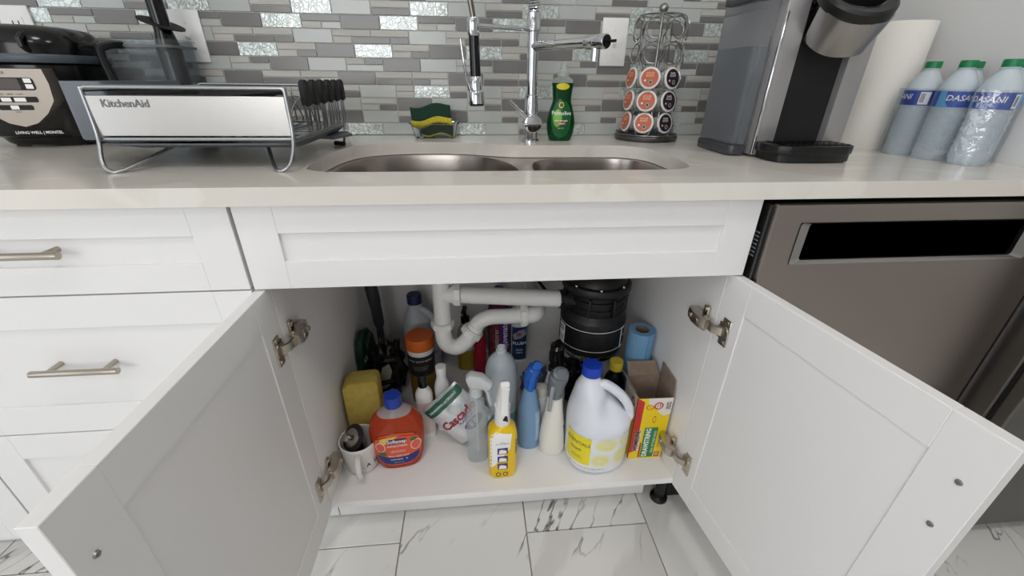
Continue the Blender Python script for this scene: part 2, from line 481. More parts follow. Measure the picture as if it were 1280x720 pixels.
TILE['beige'] = glass_tile('striped_stone_tile', (177, 175, 168), (193, 191, 185), 0.4, 22, (0.35, 1, 4.0), 0.07)
def foil():
    m = bpy.data.materials.new('foil_tile'); m.use_nodes = True; nt = m.node_tree; b = nt.nodes['Principled BSDF']; L = nt.links.new
    b.inputs['Roughness'].default_value = 0.2; b.inputs['Metallic'].default_value = 0.25; b.inputs['Coat Weight'].default_value = 0.6
    geo = nt.nodes.new('ShaderNodeNewGeometry')
    nz = nt.nodes.new('ShaderNodeTexNoise'); nz.inputs['Scale'].default_value = 60; L(geo.outputs['Position'], nz.inputs['Vector'])
    mx = nt.nodes.new('ShaderNodeMix'); mx.data_type = 'VECTOR'; mx.inputs['Factor'].default_value = 0.03
    L(geo.outputs['Position'], mx.inputs['A']); L(nz.outputs['Color'], mx.inputs['B'])
    vo = nt.nodes.new('ShaderNodeTexVoronoi'); vo.feature = 'DISTANCE_TO_EDGE'; vo.inputs['Scale'].default_value = 75; L(mx.outputs['Result'], vo.inputs['Vector'])
    cr = nt.nodes.new('ShaderNodeValToRGB'); cr.color_ramp.elements[0].position = 0.0; cr.color_ramp.elements[1].position = 0.16
    cr.color_ramp.elements[0].color = lin((158, 166, 163)); cr.color_ramp.elements[1].color = lin((218, 226, 222)); L(vo.outputs['Distance'], cr.inputs['Fac'])
    L(cr.outputs['Color'], b.inputs['Base Color'])
    bp = nt.nodes.new('ShaderNodeBump'); bp.inputs['Strength'].default_value = 0.5; bp.inputs['Distance'].default_value = 0.002
    L(vo.outputs['Distance'], bp.inputs['Height']); L(bp.outputs['Normal'], b.inputs['Normal'])
    return m
TILE['foil'] = foil()
U, PITCH = 0.0494, 0.0326
d, l, g, k = 'dark', 'light', 'beige', 'foil'
ROWS = [  # bottom row first: start x, then (units, full colour) or (top list, bottom list)
    (-.417, [(2, k), (2, l), ([(2, g)], [(1, d), (1, l)])]),
    (-.369, [(2, l), ([(2, g)], [(1, d), (1, l)]), (2, d)]),
    (-.271, [(2, d), (2, l), ([(2, g)], [(1, l), (1, d)])]),
    (-.220, [(2, k), ([(1, g)], [(1, d)]), (2, l), ([(1, g)], [(1, g)])]),
    (-.420, [(2, d), ([(2, g), (2, g)], [(2, d), (1, d), (1, l)])]),
    (-.296, [(2, d), (2, l), ([(1, g), (1, d)], [(2, l)])]),
    (-.170, [(2, d), (2, k), ([(2, g)], [(1, g), (1, d)])]),
    (-.222, [(2, l), ([(2, g), (2, g)], [(1, g), (2, d), (1, d)])]),
    (-.393, [(2, d), (2, k), ([(2, d)], [(1, g), (1, l)])]),
    (-.214, [(2, k), (2, l), ([(2, g)], [(2, d)])]),
    (-.270, [([(2, g)], [(2, d)]), (2, l), ([(1, d), (1, g)], [(2, l)])]),
    (-.330, [(2, d), (2, k), ([(2, g)], [(1, l), (1, d)])]),
    (-.210, [(2, l), ([(2, g)], [(1, d), (1, l)]), (2, d)])]
pieces = []
for r, (x0, segs) in enumerate(ROWS):
    z = 0.9155 + PITCH * r
    x = x0 - 6 * U * 8
    while x < XR:
        for sgm in segs:
            if isinstance(sgm[0], int):
                pieces.append((x, z, sgm[0], 1.0, sgm[1])); x += U * sgm[0]
            else:
                for lst, dz in ((sgm[0], 0.5), (sgm[1], 0.0)):
                    xx = x
                    for n_, c_ in lst: pieces.append((xx, z + PITCH * dz, n_, 0.5, c_)); xx += U * n_
                x = xx
clip = []
for x, z, n_, h_, c_ in pieces:
    a, b = max(x, -1.75), min(x + n_ * U, XR - 0.001)
    if b - a > 0.008: clip.append((a, b - a, z, h_, c_))
def seen(t):
    cx, cz = t[0] + t[1] / 2, t[2]
    s = t[1] * t[3]
    if cx < -1.15 or cz > 1.275: s -= 10
    if 0.62 < cx: s -= 5
    if cx < -0.90 and cz < 1.13: s -= 5
    return -s
clip.sort(key=seen)
tmesh = {}
def tbox(bm, w_, h_): box(bm, (w_ / 2, 0.0, h_ / 2), (w_ - 0.0022, 0.007, h_ - 0.0022), 0.0007)
for a, w_, z, h_, c_ in clip[:300]:
    key = (round(w_, 4), h_, c_)
    if key not in tmesh:
        bm = bmesh.new(); tbox(bm, w_, h_ * PITCH); me = bpy.data.meshes.new('wall_tile'); bm.to_mesh(me); bm.free(); me.materials.append(TILE[c_]); tmesh[key] = me
    o = bpy.data.objects.new('tile', tmesh[key]); COL.objects.link(o); o.parent = wall_back; o.location = (a, 0.0035, z)
bm = bmesh.new(); idx = []
kinds = [d, l, g, k]
for a, w_, z, h_, c_ in clip[300:]:
    n0 = len(bm.faces); b = bmesh.new(); tbox(b, w_, h_ * PITCH); addbm(bm, b, M.Translation((a, 0.0035, z))); idx += [kinds.index(c_)] * (len(bm.faces) - n0)
o = obj('tile_field', bm, None, wall_back, smooth=False)
for q in kinds: o.data.materials.append(TILE[q])
o.data.polygons.foreach_set('material_index', idx); o['kind'] = 'stuff'

# switch and socket plates on the backsplash
def plate(name, label, cat, x, z, w_, h_, kind):
    t = thing(name, label, cat, (x, 0, z))
    bm = bmesh.new(); box(bm, (0, -0.003, 0), (w_, 0.006, h_), 0.002, 2); obj('cover_plate', bm, WPLAS, t)
    if kind == 'switch':
        bm = bmesh.new(); box(bm, (0, -0.0065, 0), (0.011, 0.002, 0.025), 0.0006); obj('switch_frame', bm, WPLAS, t)
        bm = bmesh.new(); box(bm, (0, -0.011, 0.004), (0.0085, 0.013, 0.010), 0.0015, 1, M.Rotation(R(25), 4, 'X')); obj('toggle', bm, WPLAS, t)
    else:
        bm = bmesh.new(); prism(bm, rrect(-0.0165, 0.0165, -0.034, 0.034, 0.004), 0, 0.0016, M.Translation((0, -0.0062, 0)) @ M.Rotation(R(90), 4, 'X')); obj('socket_face', bm, WPLAS, t)
        for s in (-1, 1):
            bm = bmesh.new()
            for dx in (-0.0065, 0.0065): box(bm, (dx, -0.0082, s * 0.019 + 0.003), (0.0022, 0.0006, 0.008))
            cyl(bm, (0, -0.0079, s * 0.019 - 0.0075), (0, -0.0086, s * 0.019 - 0.0075), 0.0025, n=10)
            obj('socket_slots', bm, INK, t)
    for s in (-1, 1):
        bm = bmesh.new(); cyl(bm, (0, -0.0055, s * 0.03), (0, -0.0075, s * 0.03), 0.0026, n=12); obj('screw', bm, WPLAS, t)
plate('light_switch', 'white toggle light switch plate on the tiles behind the dish rack', 'switch', -0.773, 1.153, 0.072, 0.116, 'switch')
plate('light_switch', 'white toggle light switch plate between faucet spout and pod carousel', 'switch', 0.338, 1.158, 0.072, 0.116, 'switch')
plate('wall_socket', 'white wall socket plate above the black multicooker', 'socket', -1.163, 1.153, 0.072, 0.116, 'socket')

# ================================================================== CABINETS
YF, YB = -0.629, -0.610     # door faces, carcass front
def shaker(name, parent, x0, x1, z0, z1, sw, rt, rb, th=0.019, rec=0.006, loc=(0, 0, 0)):
    """shaker front: two stiles, two rails, recessed panel as sub-part; front faces -Y at y=-th"""
    bm = bmesh.new(); e = 0.0007
    bbox(bm, (x0, -th, z0), (x0 + sw, 0, z1), e); bbox(bm, (x1 - sw, -th, z0), (x1, 0, z1), e)
    bbox(bm, (x0 + sw, -th, z1 - rt), (x1 - sw, 0, z1), e); bbox(bm, (x0 + sw, -th, z0), (x1 - sw, 0, z0 + rb), e)
    o = obj(name, bm, WHITE, parent, smooth=False); o.location = loc
    bm = bmesh.new(); bbox(bm, (x0 + sw - 0.004, -th + rec, z0 + rb - 0.004), (x1 - sw + 0.004, -0.0015, z1 - rt + 0.004)); obj('panel', bm, WHITE, o, smooth=False)
    return o
def bar_pull(parent, x, z, L=0.144, y=-0.019):
    bm = bmesh.new(); cyl(bm, (x - L / 2, y - 0.031, z), (x + L / 2, y - 0.031, z), 0.006, bev=0.0008, n=20)
    for s in (-1, 1): cyl(bm, (x + s * L * 0.32, y, z), (x + s * L * 0.32, y - 0.031, z), 0.0048, n=14)
    obj('handle', bm, NICKEL, parent)

def carcass(t, x0, x1, z0=0.123, z1=0.885, y0=-0.61, y1=-0.006, th=0.018):
    for name, a, b in (('side_panel', (x0, y0, z0), (x0 + th, y1, z1)), ('side_panel', (x1 - th, y0, z0), (x1, y1, z1)),
                       ('bottom_panel', (x0 + th, y0, z0), (x1 - th, y1 - 0.012, z0 + th)), ('back_panel', (x0 + th, y1 - 0.012, z0), (x1 - th, y1, z1))):
        bm = bmesh.new(); bbox(bm, a, b, 0.0004); obj(name, bm, INNER, t, smooth=False)
def cab_leg(t, x, y):
    bm = bmesh.new(); lathe(bm, [(0.0, 0), (0.024, 0), (0.024, 0.006), (0.014, 0.012), (0.014, 0.10), (0.022, 0.106), (0.022, 0.123), (0, 0.123)], 16, M.Translation((x, y, 0))); obj('leg', bm, BLACK, t)

# sink cabinet
HW = 0.4484
sink_cab = thing('sink_cabinet', 'white sink base cabinet with both doors open, full of cleaning supplies', 'cabinet', (0, 0, 0))
carcass(sink_cab, -HW, HW, z0=0.1234)
shaker('false_front', sink_cab, -HW + 0.0015, HW - 0.0015, 0.7336, 0.8835, 0.062, 0.049, 0.051, loc=(0, YB, 0))
bm = bmesh.new(); bbox(bm, (-HW + 0.018, -0.605, 0.775), (HW - 0.018, -0.590, 0.885)); obj('top_rail', bm, INNER, sink_cab, smooth=False)
bm = bmesh.new(); bbox(bm, (-HW, -0.545, 0.004), (0.395, -0.530, 0.1225)); obj('toe_kick', bm, WHITE, sink_cab, smooth=False)
for lx, ly in ((-0.40, -0.50), (0.437, -0.560), (-0.40, -0.08), (0.40, -0.08)): cab_leg(sink_cab, lx, ly)
def hinge(door, side, z):
    """euro hinge on the inside face of a door; local: x along the door from the hinge edge, y = into the inner face side"""
    s = 1
    h = None
    bm = bmesh.new(); box(bm, (0.027, 0.0012, z), (0.020, 0.0024, 0.050), 0.001); box(bm, (0.019, 0.0012, z), (0.016, 0.0024, 0.030), 0.001)
    h = obj('hinge', bm, HINGE, door)
    bm = bmesh.new(); cyl(bm, (0.022, 0.0020, z), (0.022, 0.0035, z), 0.013, n=20)
    for dz in (-0.019, 0.019): cyl(bm, (0.029, 0.002, z + dz), (0.029, 0.0040, z + dz), 0.0035, n=10)
    # arm reaching back into the cabinet, then the long body on its mounting plate
    sweep(bm, [(0.024, 0.004, z), (0.012, 0.012, z), (-0.006, 0.012, z), (-0.020, 0.009, z)], [(0.008, 0.003)] * 4, 8, e=5, up=V((0, 1, 0)))
    sweep(bm, [(-0.012, 0.012, z), (-0.024, 0.015, z), (-0.050, 0.014, z), (-0.074, 0.010, z), (-0.080, 0.006, z)], [(0.0095, 0.007), (0.011, 0.009), (0.011, 0.009), (0.0095, 0.007), (0.008, 0.005)], 8, e=6, up=V((0, 1, 0)))
    box(bm, (-0.052, 0.0025, z), (0.034, 0.005, 0.016), 0.001); box(bm, (-0.038, 0.0025, z), (0.016, 0.005, 0.048), 0.0012)
    for dz in (-0.018, 0.018): cyl(bm, (-0.038, 0.004, z + dz), (-0.038, 0.0075, z + dz), 0.004, n=10)
    cyl(bm, (-0.030, 0.022, z), (-0.030, 0.025, z), 0.004, n=10); cyl(bm, (-0.058, 0.021, z), (-0.058, 0.024, z), 0.0045, n=10)
    return h, bm
SCREW = mat('zinc_screw', (150, 150, 148), 0.3, 1.0)
def door(side, ang, screws):
    """root of the part: inner hinge edge; +x along the door, +y = inner face normal"""
    W_, z0, z1 = 0.4450, 0.1236, 0.7306
    a = R(ang)
    dvec = V((-side * math.cos(a), -math.sin(a), 0)); nvec = V((-side * math.sin(a), math.cos(a), 0))
    Hp = V((side * (HW - 0.0175), YB - 0.0015, 0))
    e = 0.0008; sw = 0.0625; th = 0.019
    bm = bmesh.new()
    bbox(bm, (0, -th, z0), (sw, 0, z1), e); bbox(bm, (W_ - sw, -th, z0), (W_, 0, z1), e)
    bbox(bm, (sw, -th, z1 - sw), (W_ - sw, 0, z1), e); bbox(bm, (sw, -th, z0), (W_ - sw, 0, z0 + sw), e)
    o = obj('door', bm, WHITE, sink_cab, smooth=False)
    mx = M.Identity(4)
    for i in range(3): mx[i][0] = dvec[i]; mx[i][1] = nvec[i]; mx[i][2] = (0, 0, 1)[i]
    mx.translation = Hp
    # a left-handed basis would mirror: build the right door from a mirrored local frame instead
    if mx.to_3x3().determinant() < 0:
        for v in o.data.vertices: v.co.y *= -1
        o.data.flip_normals()
        for i in range(3): mx[i][1] = -nvec[i]
        sg = -1
    else: sg = 1
    def child(name, bm_, m_, par=o, smooth=True):
        if sg < 0: bmesh.ops.scale(bm_, vec=(1, -1, 1), verts=bm_.verts)
        return obj(name, bm_, m_, par, smooth)
    bm = bmesh.new(); bbox(bm, (sw - 0.002, -th + 0.006, z0 + sw - 0.002), (W_ - sw + 0.002, -0.0022, z1 - sw + 0.002), 0.0012); child('panel', bm, WHITE, smooth=False)
    for z in (0.612, 0.232):
        h, bm = hinge(o, side, z)
        if sg < 0:
            for v in h.data.vertices: v.co.y *= -1
            h.data.flip_normals()
        bm2 = bmesh.new(); bm2.from_mesh(h.data)
        if sg < 0: bmesh.ops.scale(bm, vec=(1, -1, 1), verts=bm.verts)
        addbm(bm2, bm)
        for v in bm2.verts: v.co = V((0.026 + (v.co.x - 0.022) * (1.15 if v.co.x > 0.01 else 0.92), v.co.y * 1.25, z + (v.co.z - z) * 1.22))
        bmesh.ops.recalc_face_normals(bm2, faces=bm2.faces); bm2.to_mesh(h.data); bm2.free()
        h.data.polygons.foreach_set('use_smooth', [True] * len(h.data.polygons)); h.data.set_sharp_from_angle(angle=R(35))
    for s_, z in screws:
        bm = bmesh.new(); cyl(bm, (s_, -0.001, z), (s_, 0.0022, z), 0.0045, 0.0030, n=14); box(bm, (s_, 0.0024, z), (0.0055, 0.0006, 0.0010)); box(bm, (s_, 0.0024, z), (0.0010, 0.0006, 0.0055))
        child('screw', bm, SCREW)
    o.matrix_basis = mx
    return o
dl = door(-1, 90.0, ((0.424, 0.658),)); dl['label'] = 'left open cabinet door'
dr = door(1, 97.6, ((0.421, 0.654), (0.422, 0.580))); dr['label'] = 'right open cabinet door'

# drawer cabinet to the left of the sink cabinet
XD0, XD1 = -1.0545, -0.4515
t = thing('drawer_cabinet', 'white three-drawer base cabinet left of the sink cabinet', 'cabinet', (0, 0, 0))
carcass(t, XD0, XD1, z0=0.1234)
for (z0, z1, rt, rb, hx, hz) in ((0.7345, 0.8835, 0.051, 0.050, -0.776, 0.814), (0.4325, 0.7315, 0.0625, 0.0665, -0.776, 0.593), (0.1255, 0.4295, 0.0625, 0.0665, -0.776, 0.29)):
    f = shaker('drawer', t, XD0 + 0.0015, XD1 - 0.0015, z0, z1, 0.064, rt, rb, loc=(0, YB, 0))
    bar_pull(f, hx, hz, y=-0.013)
bm = bmesh.new(); bbox(bm, (XD0, -0.545, 0.004), (XD1, -0.530, 0.1225)); obj('toe_kick', bm, WHITE, t, smooth=False)
for lx in (-1.0, -0.5): cab_leg(t, lx, -0.08); cab_leg(t, lx, -0.5)
# next cabinet, at the left edge
t = thing('corner_cabinet', 'white base cabinet with a plain door at the far left edge', 'cabinet', (0, 0, 0))
carcass(t, -1.655, -1.0555, z0=0.1234)
f = shaker('door', t, -1.6535, -1.0575, 0.1255, 0.8835, 0.062, 0.062, 0.062, loc=(0, YB, 0))
bm = bmesh.new(); bbox(bm, (-1.655, -0.545, 0.004), (-1.056, -0.530, 0.1225)); obj('toe_kick', bm, WHITE, t, smooth=False)

# ------------------------------------------------------------------ worktop with the sink opening
CT = vein_mat('quartz_worktop', (216, 211, 202), (198, 191, 178), 2.2, (1.0, 2.4, 1.0), (0, 0, R(20)), 0.02, 0.4, 0.6, 0.16, patch=((222, 219, 211), 3.2, 0.53), amount=0.5)
cut = [(-0.369, -0.490), (-0.374, -0.385), (-0.360, -0.262), (-0.321, -0.194), (-0.246, -0.160), (-0.153, -0.154), (-0.078, -0.165), (-0.02, -0.190), (0.038, -0.212), (0.12, -0.216), (0.204, -0.216), (0.290, -0.220), (0.336, -0.236), (0.370, -0.285), (0.378, -0.391), (0.374, -0.460), (0.362, -0.505), (0.334, -0.529), (0.288, -0.534), (0.192, -0.536), (0.009, -0.537), (-0.19, -0.537), (-0.310, -0.535), (-0.350, -0.520)]
cutS = [p[:2] for p in smooth_path(cut, 4, closed=True)]
outer = [(-1.655, -0.648), (XR - 0.001, -0.648), (XR - 0.001, -0.0008), (-1.655, -0.0008)]
ZC, ZB = 0.915, 0.8855
bm = bmesh.new()
fill_holes(bm, outer, [cutS], ZC); fill_holes(bm, outer, [cutS], ZB)
for lp in (outer, cutS): loops(bm, [[V((x, y, ZC)) for x, y in lp], [V((x, y, ZB)) for x, y in lp]], cap=False)
bmesh.ops.remove_doubles(bm, verts=bm.verts, dist=1e-6)
o = obj('worktop', bm, CT, None, ang=30); tag(o, 'cream quartz worktop with pale veins and an oval-cornered sink cutout', 'worktop')
md = o.modifiers.new('edge', 'BEVEL'); md.width = 0.0022; md.segments = 2; md.limit_method = 'ANGLE'; md.angle_limit = R(60)

# ------------------------------------------------------------------ undermount double sink
SINKM = mat('sink_steel', (168, 160, 154), 0.28, 1.0, bump=(80, 0.05, (1, 30, 30)))
t = thing('kitchen_sink', 'stainless steel undermount sink with two bowls set in the worktop', 'sink', (0, 0, 0.8845))
def scale_poly(lp, s, c): return [(c[0] + (x - c[0]) * s, c[1] + (y - c[1]) * s) for x, y in lp]
bl = [p[:2] for p in smooth_path([(-0.352, -0.49), (-0.358, -0.385), (-0.346, -0.27), (-0.308, -0.205), (-0.24, -0.172), (-0.153, -0.166), (-0.085, -0.177), (-0.025, -0.21), (0.02, -0.28), (0.038, -0.37), (0.030, -0.47), (-0.005, -0.535), (-0.08, -0.55), (-0.2, -0.55), (-0.30, -0.55), (-0.34, -0.53)], 4, True)]
br = [p[:2] for p in smooth_path([(0.080, -0.48), (0.072, -0.38), (0.085, -0.28), (0.13, -0.236), (0.21, -0.230), (0.285, -0.233), (0.33, -0.255), (0.355, -0.30), (0.362, -0.39), (0.356, -0.47), (0.335, -0.53), (0.27, -0.55), (0.18, -0.55), (0.11, -0.535)], 4, True)]
bm = bmesh.new(); fill_holes(bm, [(-0.40, -0.575), (0.40, -0.575), (0.40, -0.135), (-0.40, -0.135)], [bl, br], 0.0); obj('rim', bm, SINKM, t, smooth=False)
for lp, c in ((bl, (-0.16, -0.37)), (br, (0.215, -0.39))):
    bm = bmesh.new()
    loops(bm, [[V((x, y, z)) for x, y in scale_poly(lp, s, c)] for s, z in ((1, 0), (0.985, -0.012), (0.97, -0.10), (0.95, -0.155), (0.88, -0.180), (0.5, -0.188), (0.16, -0.192))], capa=False, capb=False)
    b_ = obj('bowl', bm, SINKM, t)
    bm = bmesh.new(); lathe(bm, [(0.0, -0.205), (0.03, -0.205), (0.042, -0.192), (0.056, -0.1885), (0.056, -0.186), (0.044, -0.186), (0.036, -0.194)], 24, M.Translation((c[0], c[1], 0))); obj('drain', bm, CHROME, b_)

# ------------------------------------------------------------------ dishwasher
DWS = mat('dishwasher_steel', (172, 163, 156), 0.34, 1.0, bump=(40, 0.05, (1, 1, 60)))
t = thing('dishwasher', 'stainless steel dishwasher with black pocket handle under the worktop', 'dishwasher', (0, 0, 0))
x0, x1 = 0.4535, 1.0565
bm = bmesh.new(); bbox(bm, (x0 + 0.003, -0.600, 0.10), (x1 - 0.003, -0.03, 0.868)); obj('tub', bm, BLACKM, t, smooth=False)
bm = bmesh.new(); bbox(bm, (x0 + 0.001, -0.640, 0.125), (x1 - 0.001, -0.600, 0.874), 0.002); dd = obj('door', bm, BLACK, t)
# steel skin with a rectangular opening for the pocket
px0, px1, pz0, pz1 = 0.512, 0.998, 0.764, 0.844
bm = bmesh.new(); ex = x0 + 0.008
for a, b in (((ex, -0.652, 0.125), (x1, -0.638, pz0)), ((ex, -0.652, pz1), (x1, -0.638, 0.876)), ((ex, -0.652, pz0), (px0, -0.638, pz1)), ((px1, -0.652, pz0), (x1, -0.638, pz1))): bbox(bm, a, b)
bmesh.ops.remove_doubles(bm, verts=bm.verts, dist=1e-5)
obj('front_panel', bm, DWS, t, smooth=False)
bm = bmesh.new()
f1 = rrect(px0, px1, pz0, pz1, 0.006); f2 = rrect(px0 + 0.022, px1 - 0.022, pz0 + 0.006, pz1 - 0.004, 0.006)
loops(bm, [[V((x, -0.6535, z)) for x, z in f1], [V((x, -0.647, z)) for x, z in f2], [V((x, -0.622, z)) for x, z in f2]], cap=False)
obj('pocket_bezel', bm, mat('bezel_steel', (190, 188, 184), 0.25, 1.0), t)
bm = bmesh.new(); bbox(bm, (px0 + 0.02, -0.640, pz0 + 0.004), (px1 - 0.02, -0.621, pz1 - 0.002)); obj('handle_pocket', bm, BLACKG, t, smooth=False)
bm = bmesh.new()
for i in range(7): box(bm, (x0 - 0.0003, -0.624, 0.775 + i * 0.0075), (0.0016, 0.020, 0.0030), 0.0005)
obj('side_vent', bm, GREYP, t)
bm = bmesh.new(); bbox(bm, (x0 + 0.004, -0.56, 0.004), (x1 - 0.004, -0.54, 0.118)); obj('toe_kick', bm, BLACKM, t, smooth=False)

# ------------------------------------------------------------------ refrigerator at the right edge
FRG = mat('fridge_steel', (118, 115, 112), 0.36, 1.0, bump=(40, 0.04, (1, 1, 50)))
t = thing('refrigerator', 'dark stainless refrigerator standing right of the dishwasher, mostly out of view', 'refrigerator', (0, 0, 0))
bm = bmesh.new(); bbox(bm, (1.080, -0.698, 0.03), (1.95, -0.03, 1.78), 0.004); obj('body', bm, FRG, t)
bm = bmesh.new(); bbox(bm, (1.086, -0.706, 0.05), (1.944, -0.698, 1.77)); obj('gasket', bm, BLACKM, t, smooth=False)
bm = bmesh.new(); bbox(bm, (1.080, -0.735, 0.036), (1.513, -0.706, 1.77), 0.006, 3); obj('door', bm, FRG, t)
bm = bmesh.new(); bbox(bm, (1.517, -0.735, 0.036), (1.95, -0.706, 1.77), 0.006, 3); obj('door', bm, FRG, t)
bm = bmesh.new(); bbox(bm, (1.10, -0.690, 0.004), (1.93, -0.60, 0.03)); obj('toe_grille', bm, BLACKM, t, smooth=False)
for x in (1.13, 1.9):
    bm = bmesh.new(); cyl(bm, (x, -0.66, 0), (x, -0.66, 0.03), 0.022, n=14); obj('foot', bm, BLACK, t)
for x in (1.49, 1.54):
    bm = bmesh.new(); sweep(bm, [(x, -0.735, 0.7), (x, -0.775, 0.72), (x, -0.775, 1.4), (x, -0.735, 1.42)], 0.009, 10); obj('handle', bm, STEEL, t)
# ================================================================== ON THE WORKTOP
ZC = 0.915
# ---- faucet
t = thing('kitchen_faucet', 'chrome pull-down kitchen faucet with spring hose and side spout behind the sink', 'faucet', (0.094, -0.137, ZC))
def L3(p): return V(p) - V((0.094, -0.137, ZC))
bm = bmesh.new(); lathe(bm, [(0, 0), (0.0235, 0), (0.0235, 0.004), (0.0205, 0.007), (0.0185, 0.008), (0.0175, 0.05), (0.0175, 0.092), (0.0160, 0.096), (0.0160, 0.112), (0.0135, 0.114), (0.0135, 0.252), (0.0175, 0.255), (0.0175, 0.262), (0.0165, 0.264), (0.0165, 0.291), (0.013, 0.293), (0.009, 0.294), (0, 0.294)], 32)
obj('column', bm, CHROME, t)
bm = bmesh.new(); cyl(bm, (0.0, 0.0, 0.047), (0.002, -0.036, 0.047), 0.0225, bev=0.002, n=32); v_ = obj('valve', bm, CHROME, t)
bm = bmesh.new(); sweep(bm, [(-0.004, -0.030, 0.052), (-0.030, -0.034, 0.074), (-0.062, -0.038, 0.103)], [0.0048, 0.0045, 0.0042], 12); obj('lever', bm, CHROME, v_)
# spout arm
a, b = V((0.0, 0.0, 0.222)), L3((0.222, -0.33, 1.137))
bm = bmesh.new(); dr_ = (b - a).normalized()
cyl(bm, a, b - dr_ * 0.045, 0.0112, n=24); cyl(bm, b - dr_ * 0.055, b, 0.0145, n=24, bev=0.002)
sp = obj('spout', bm, CHROME, t)
bm = bmesh.new(); q = b - dr_ * 0.028; cyl(bm, q + V((0, 0, -0.008)), q + V((0, 0, -0.036)), 0.0095, n=20); obj('spout_outlet', bm, CHROME, sp)
bm = bmesh.new(); cyl(bm, b - dr_ * 0.001, b + dr_ * 0.002, 0.0125, n=24); cyl(bm, b, b + dr_ * 0.024, 0.0028, n=12); obj('spout_lever', bm, BLACKG, sp)
# docking arm + spray head
dk = L3((-0.052, -0.25, 1.163))
bm = bmesh.new(); cyl(bm, (0, 0, 0.258), dk + V((0, 0, 0.004)), 0.0050, n=16)
obj('docking_arm', bm, CHROME, t)
bm = bmesh.new(); cyl(bm, dk + V((0, 0, 0.019)), dk + V((0, 0, -0.016)), 0.0135, n=28, bev=0.0015); obj('docking_ring', bm, CHROME, t)
tl_ = V((0.02, 0, -1)).normalized()
bm = bmesh.new(); cyl(bm, dk + tl_ * 0.016, dk + tl_ * 0.094, 0.0115, 0.0118, n=28); sh = obj('spray_grip', bm, BLACKG, t)
bm = bmesh.new()
p0 = dk + tl_ * 0.094
sweep(bm, [p0, p0 + tl_ * 0.002, p0 + tl_ * 0.028, p0 + tl_ * 0.030, p0 + tl_ * 0.032, p0 + tl_ * 0.056], [0.0125, 0.0140, 0.0140, 0.0170, 0.0180, 0.0185], 28)
obj('spray_tip', bm, CHROME, sh)
bm = bmesh.new(); cyl(bm, p0 + tl_ * 0.056, p0 + tl_ * 0.061, 0.0160, n=28); obj('nozzle', bm, BLACKM, sh)
bm = bmesh.new(); sweep(bm, [dk + V((-0.0285, -0.012, -0.022)), dk + V((-0.024, -0.013, -0.06)), dk + V((-0.019, -0.012, -0.10)), dk + V((-0.012, -0.005, -0.125))], [0.0028, 0.003, 0.003, 0.003], 10); obj('spray_lever', bm, CHROME, sh)
path = [tuple(p) for p in ((V((0, 0, 0.292))), V((0, 0, 0.40)), V((-0.002, -0.005, 0.50)), V((-0.035, -0.026, 0.565)), V((-0.085, -0.062, 0.58)), V((-0.135, -0.095, 0.54)), V((-0.158, -0.110, 0.44)), V((-0.155, -0.112, 0.33)), dk + V((0, 0, 0.019)))]
ps = smooth_path(path, 10)
bm = bmesh.new(); sweep(bm, ps, 0.0062, 12); obj('hose', bm, mat('gunmetal_hose', (126, 120, 112), 0.3, 1.0), t)
# spring round the hose on the column side
ps2 = [V(p) for p in smooth_path(path[:6], 40)]
cum = [0]
for a_, b_ in zip(ps2, ps2[1:]): cum.append(cum[-1] + (b_ - a_).length)
turns = cum[-1] / 0.0056; pts = []; px = None; N = int(turns * 10); j = 0
for i in range(N + 1):
    s = cum[-1] * i / N
    while j < len(cum) - 2 and cum[j + 1] < s: j += 1
    f_ = (s - cum[j]) / max(cum[j + 1] - cum[j], 1e-9); p = ps2[j].lerp(ps2[j + 1], f_); tt = (ps2[j + 1] - ps2[j]).normalized()
    x = V((0, 1, 0)); x = (x - tt * x.dot(tt)).normalized(); y = tt.cross(x); q = 2 * PI * turns * i / N
    pts.append(p + x * (0.0128 * math.cos(q)) + y * (0.0128 * math.sin(q)))
bm = bmesh.new(); sweep(bm, pts, 0.0020, 5); obj('spring', bm, CHROME, t)

# ---- dish soap bottle
SOAPG = mat('green_soap', (6, 74, 34), 0.06, 0, 0.35, 1.35)
t = thing('dish_soap_bottle', 'green dish soap bottle with clear cap standing right of the faucet', 'bottle', (0.178, -0.118, ZC), -8)
pf = Prof([(0, 0.026, 0.014, 2.6), (0.004, 0.030, 0.017, 2.6), (0.022, 0.0355, 0.020, 2.4), (0.050, 0.0375, 0.021, 2.2), (0.078, 0.0310, 0.019, 2.2), (0.100, 0.0245, 0.017, 2.2), (0.122, 0.0260, 0.0175, 2.2), (0.142, 0.0285, 0.018, 2.2)])
obj('bottle', pf.mesh(40), SOAPG, t)
p2 = Prof([(0.1422, 0.0285, 0.018, 2.2), (0.151, 0.0250, 0.0165, 2.1), (0.157, 0.0150, 0.0140, 2.0)])
obj('shoulder', p2.mesh(40), mat('hazy_plastic', (214, 224, 216), 0.15, 0, 0.7, 1.2), t)
bm = bmesh.new(); lathe(bm, [(0, 0.157), (0.0150, 0.157), (0.0150, 0.168), (0.0135, 0.170), (0.0095, 0.172), (0.0085, 0.180), (0.0085, 0.184), (0.006, 0.187), (0, 0.187)], 28); obj('cap', bm, mat('frosted_cap', (206, 212, 208), 0.3, 0, 0.4, 1.3), t)
f = pf.front(0.0006)
lb = pr('label', disc(f, 0, 0.055, 0.026, 0.046, e=2.3), mat('label_deep_green', (16, 88, 42), 0.3), t)
f = pf.front(0.0010)
pr('flash', disc(f, -0.010, 0.058, 0.012, 0.022), mat('label_lime', (110, 176, 40), 0.3), lb)
pr('flash', disc(f, 0.0, 0.134, 0.017, 0.008), mat('label_yellow', (226, 214, 40), 0.3), t)
f = pf.front(0.0014)
pr('emblem', disc(f, -0.001, 0.090, 0.0065, 0.0072, r0=0.72, rings=1), mat('label_yellow'), lb)
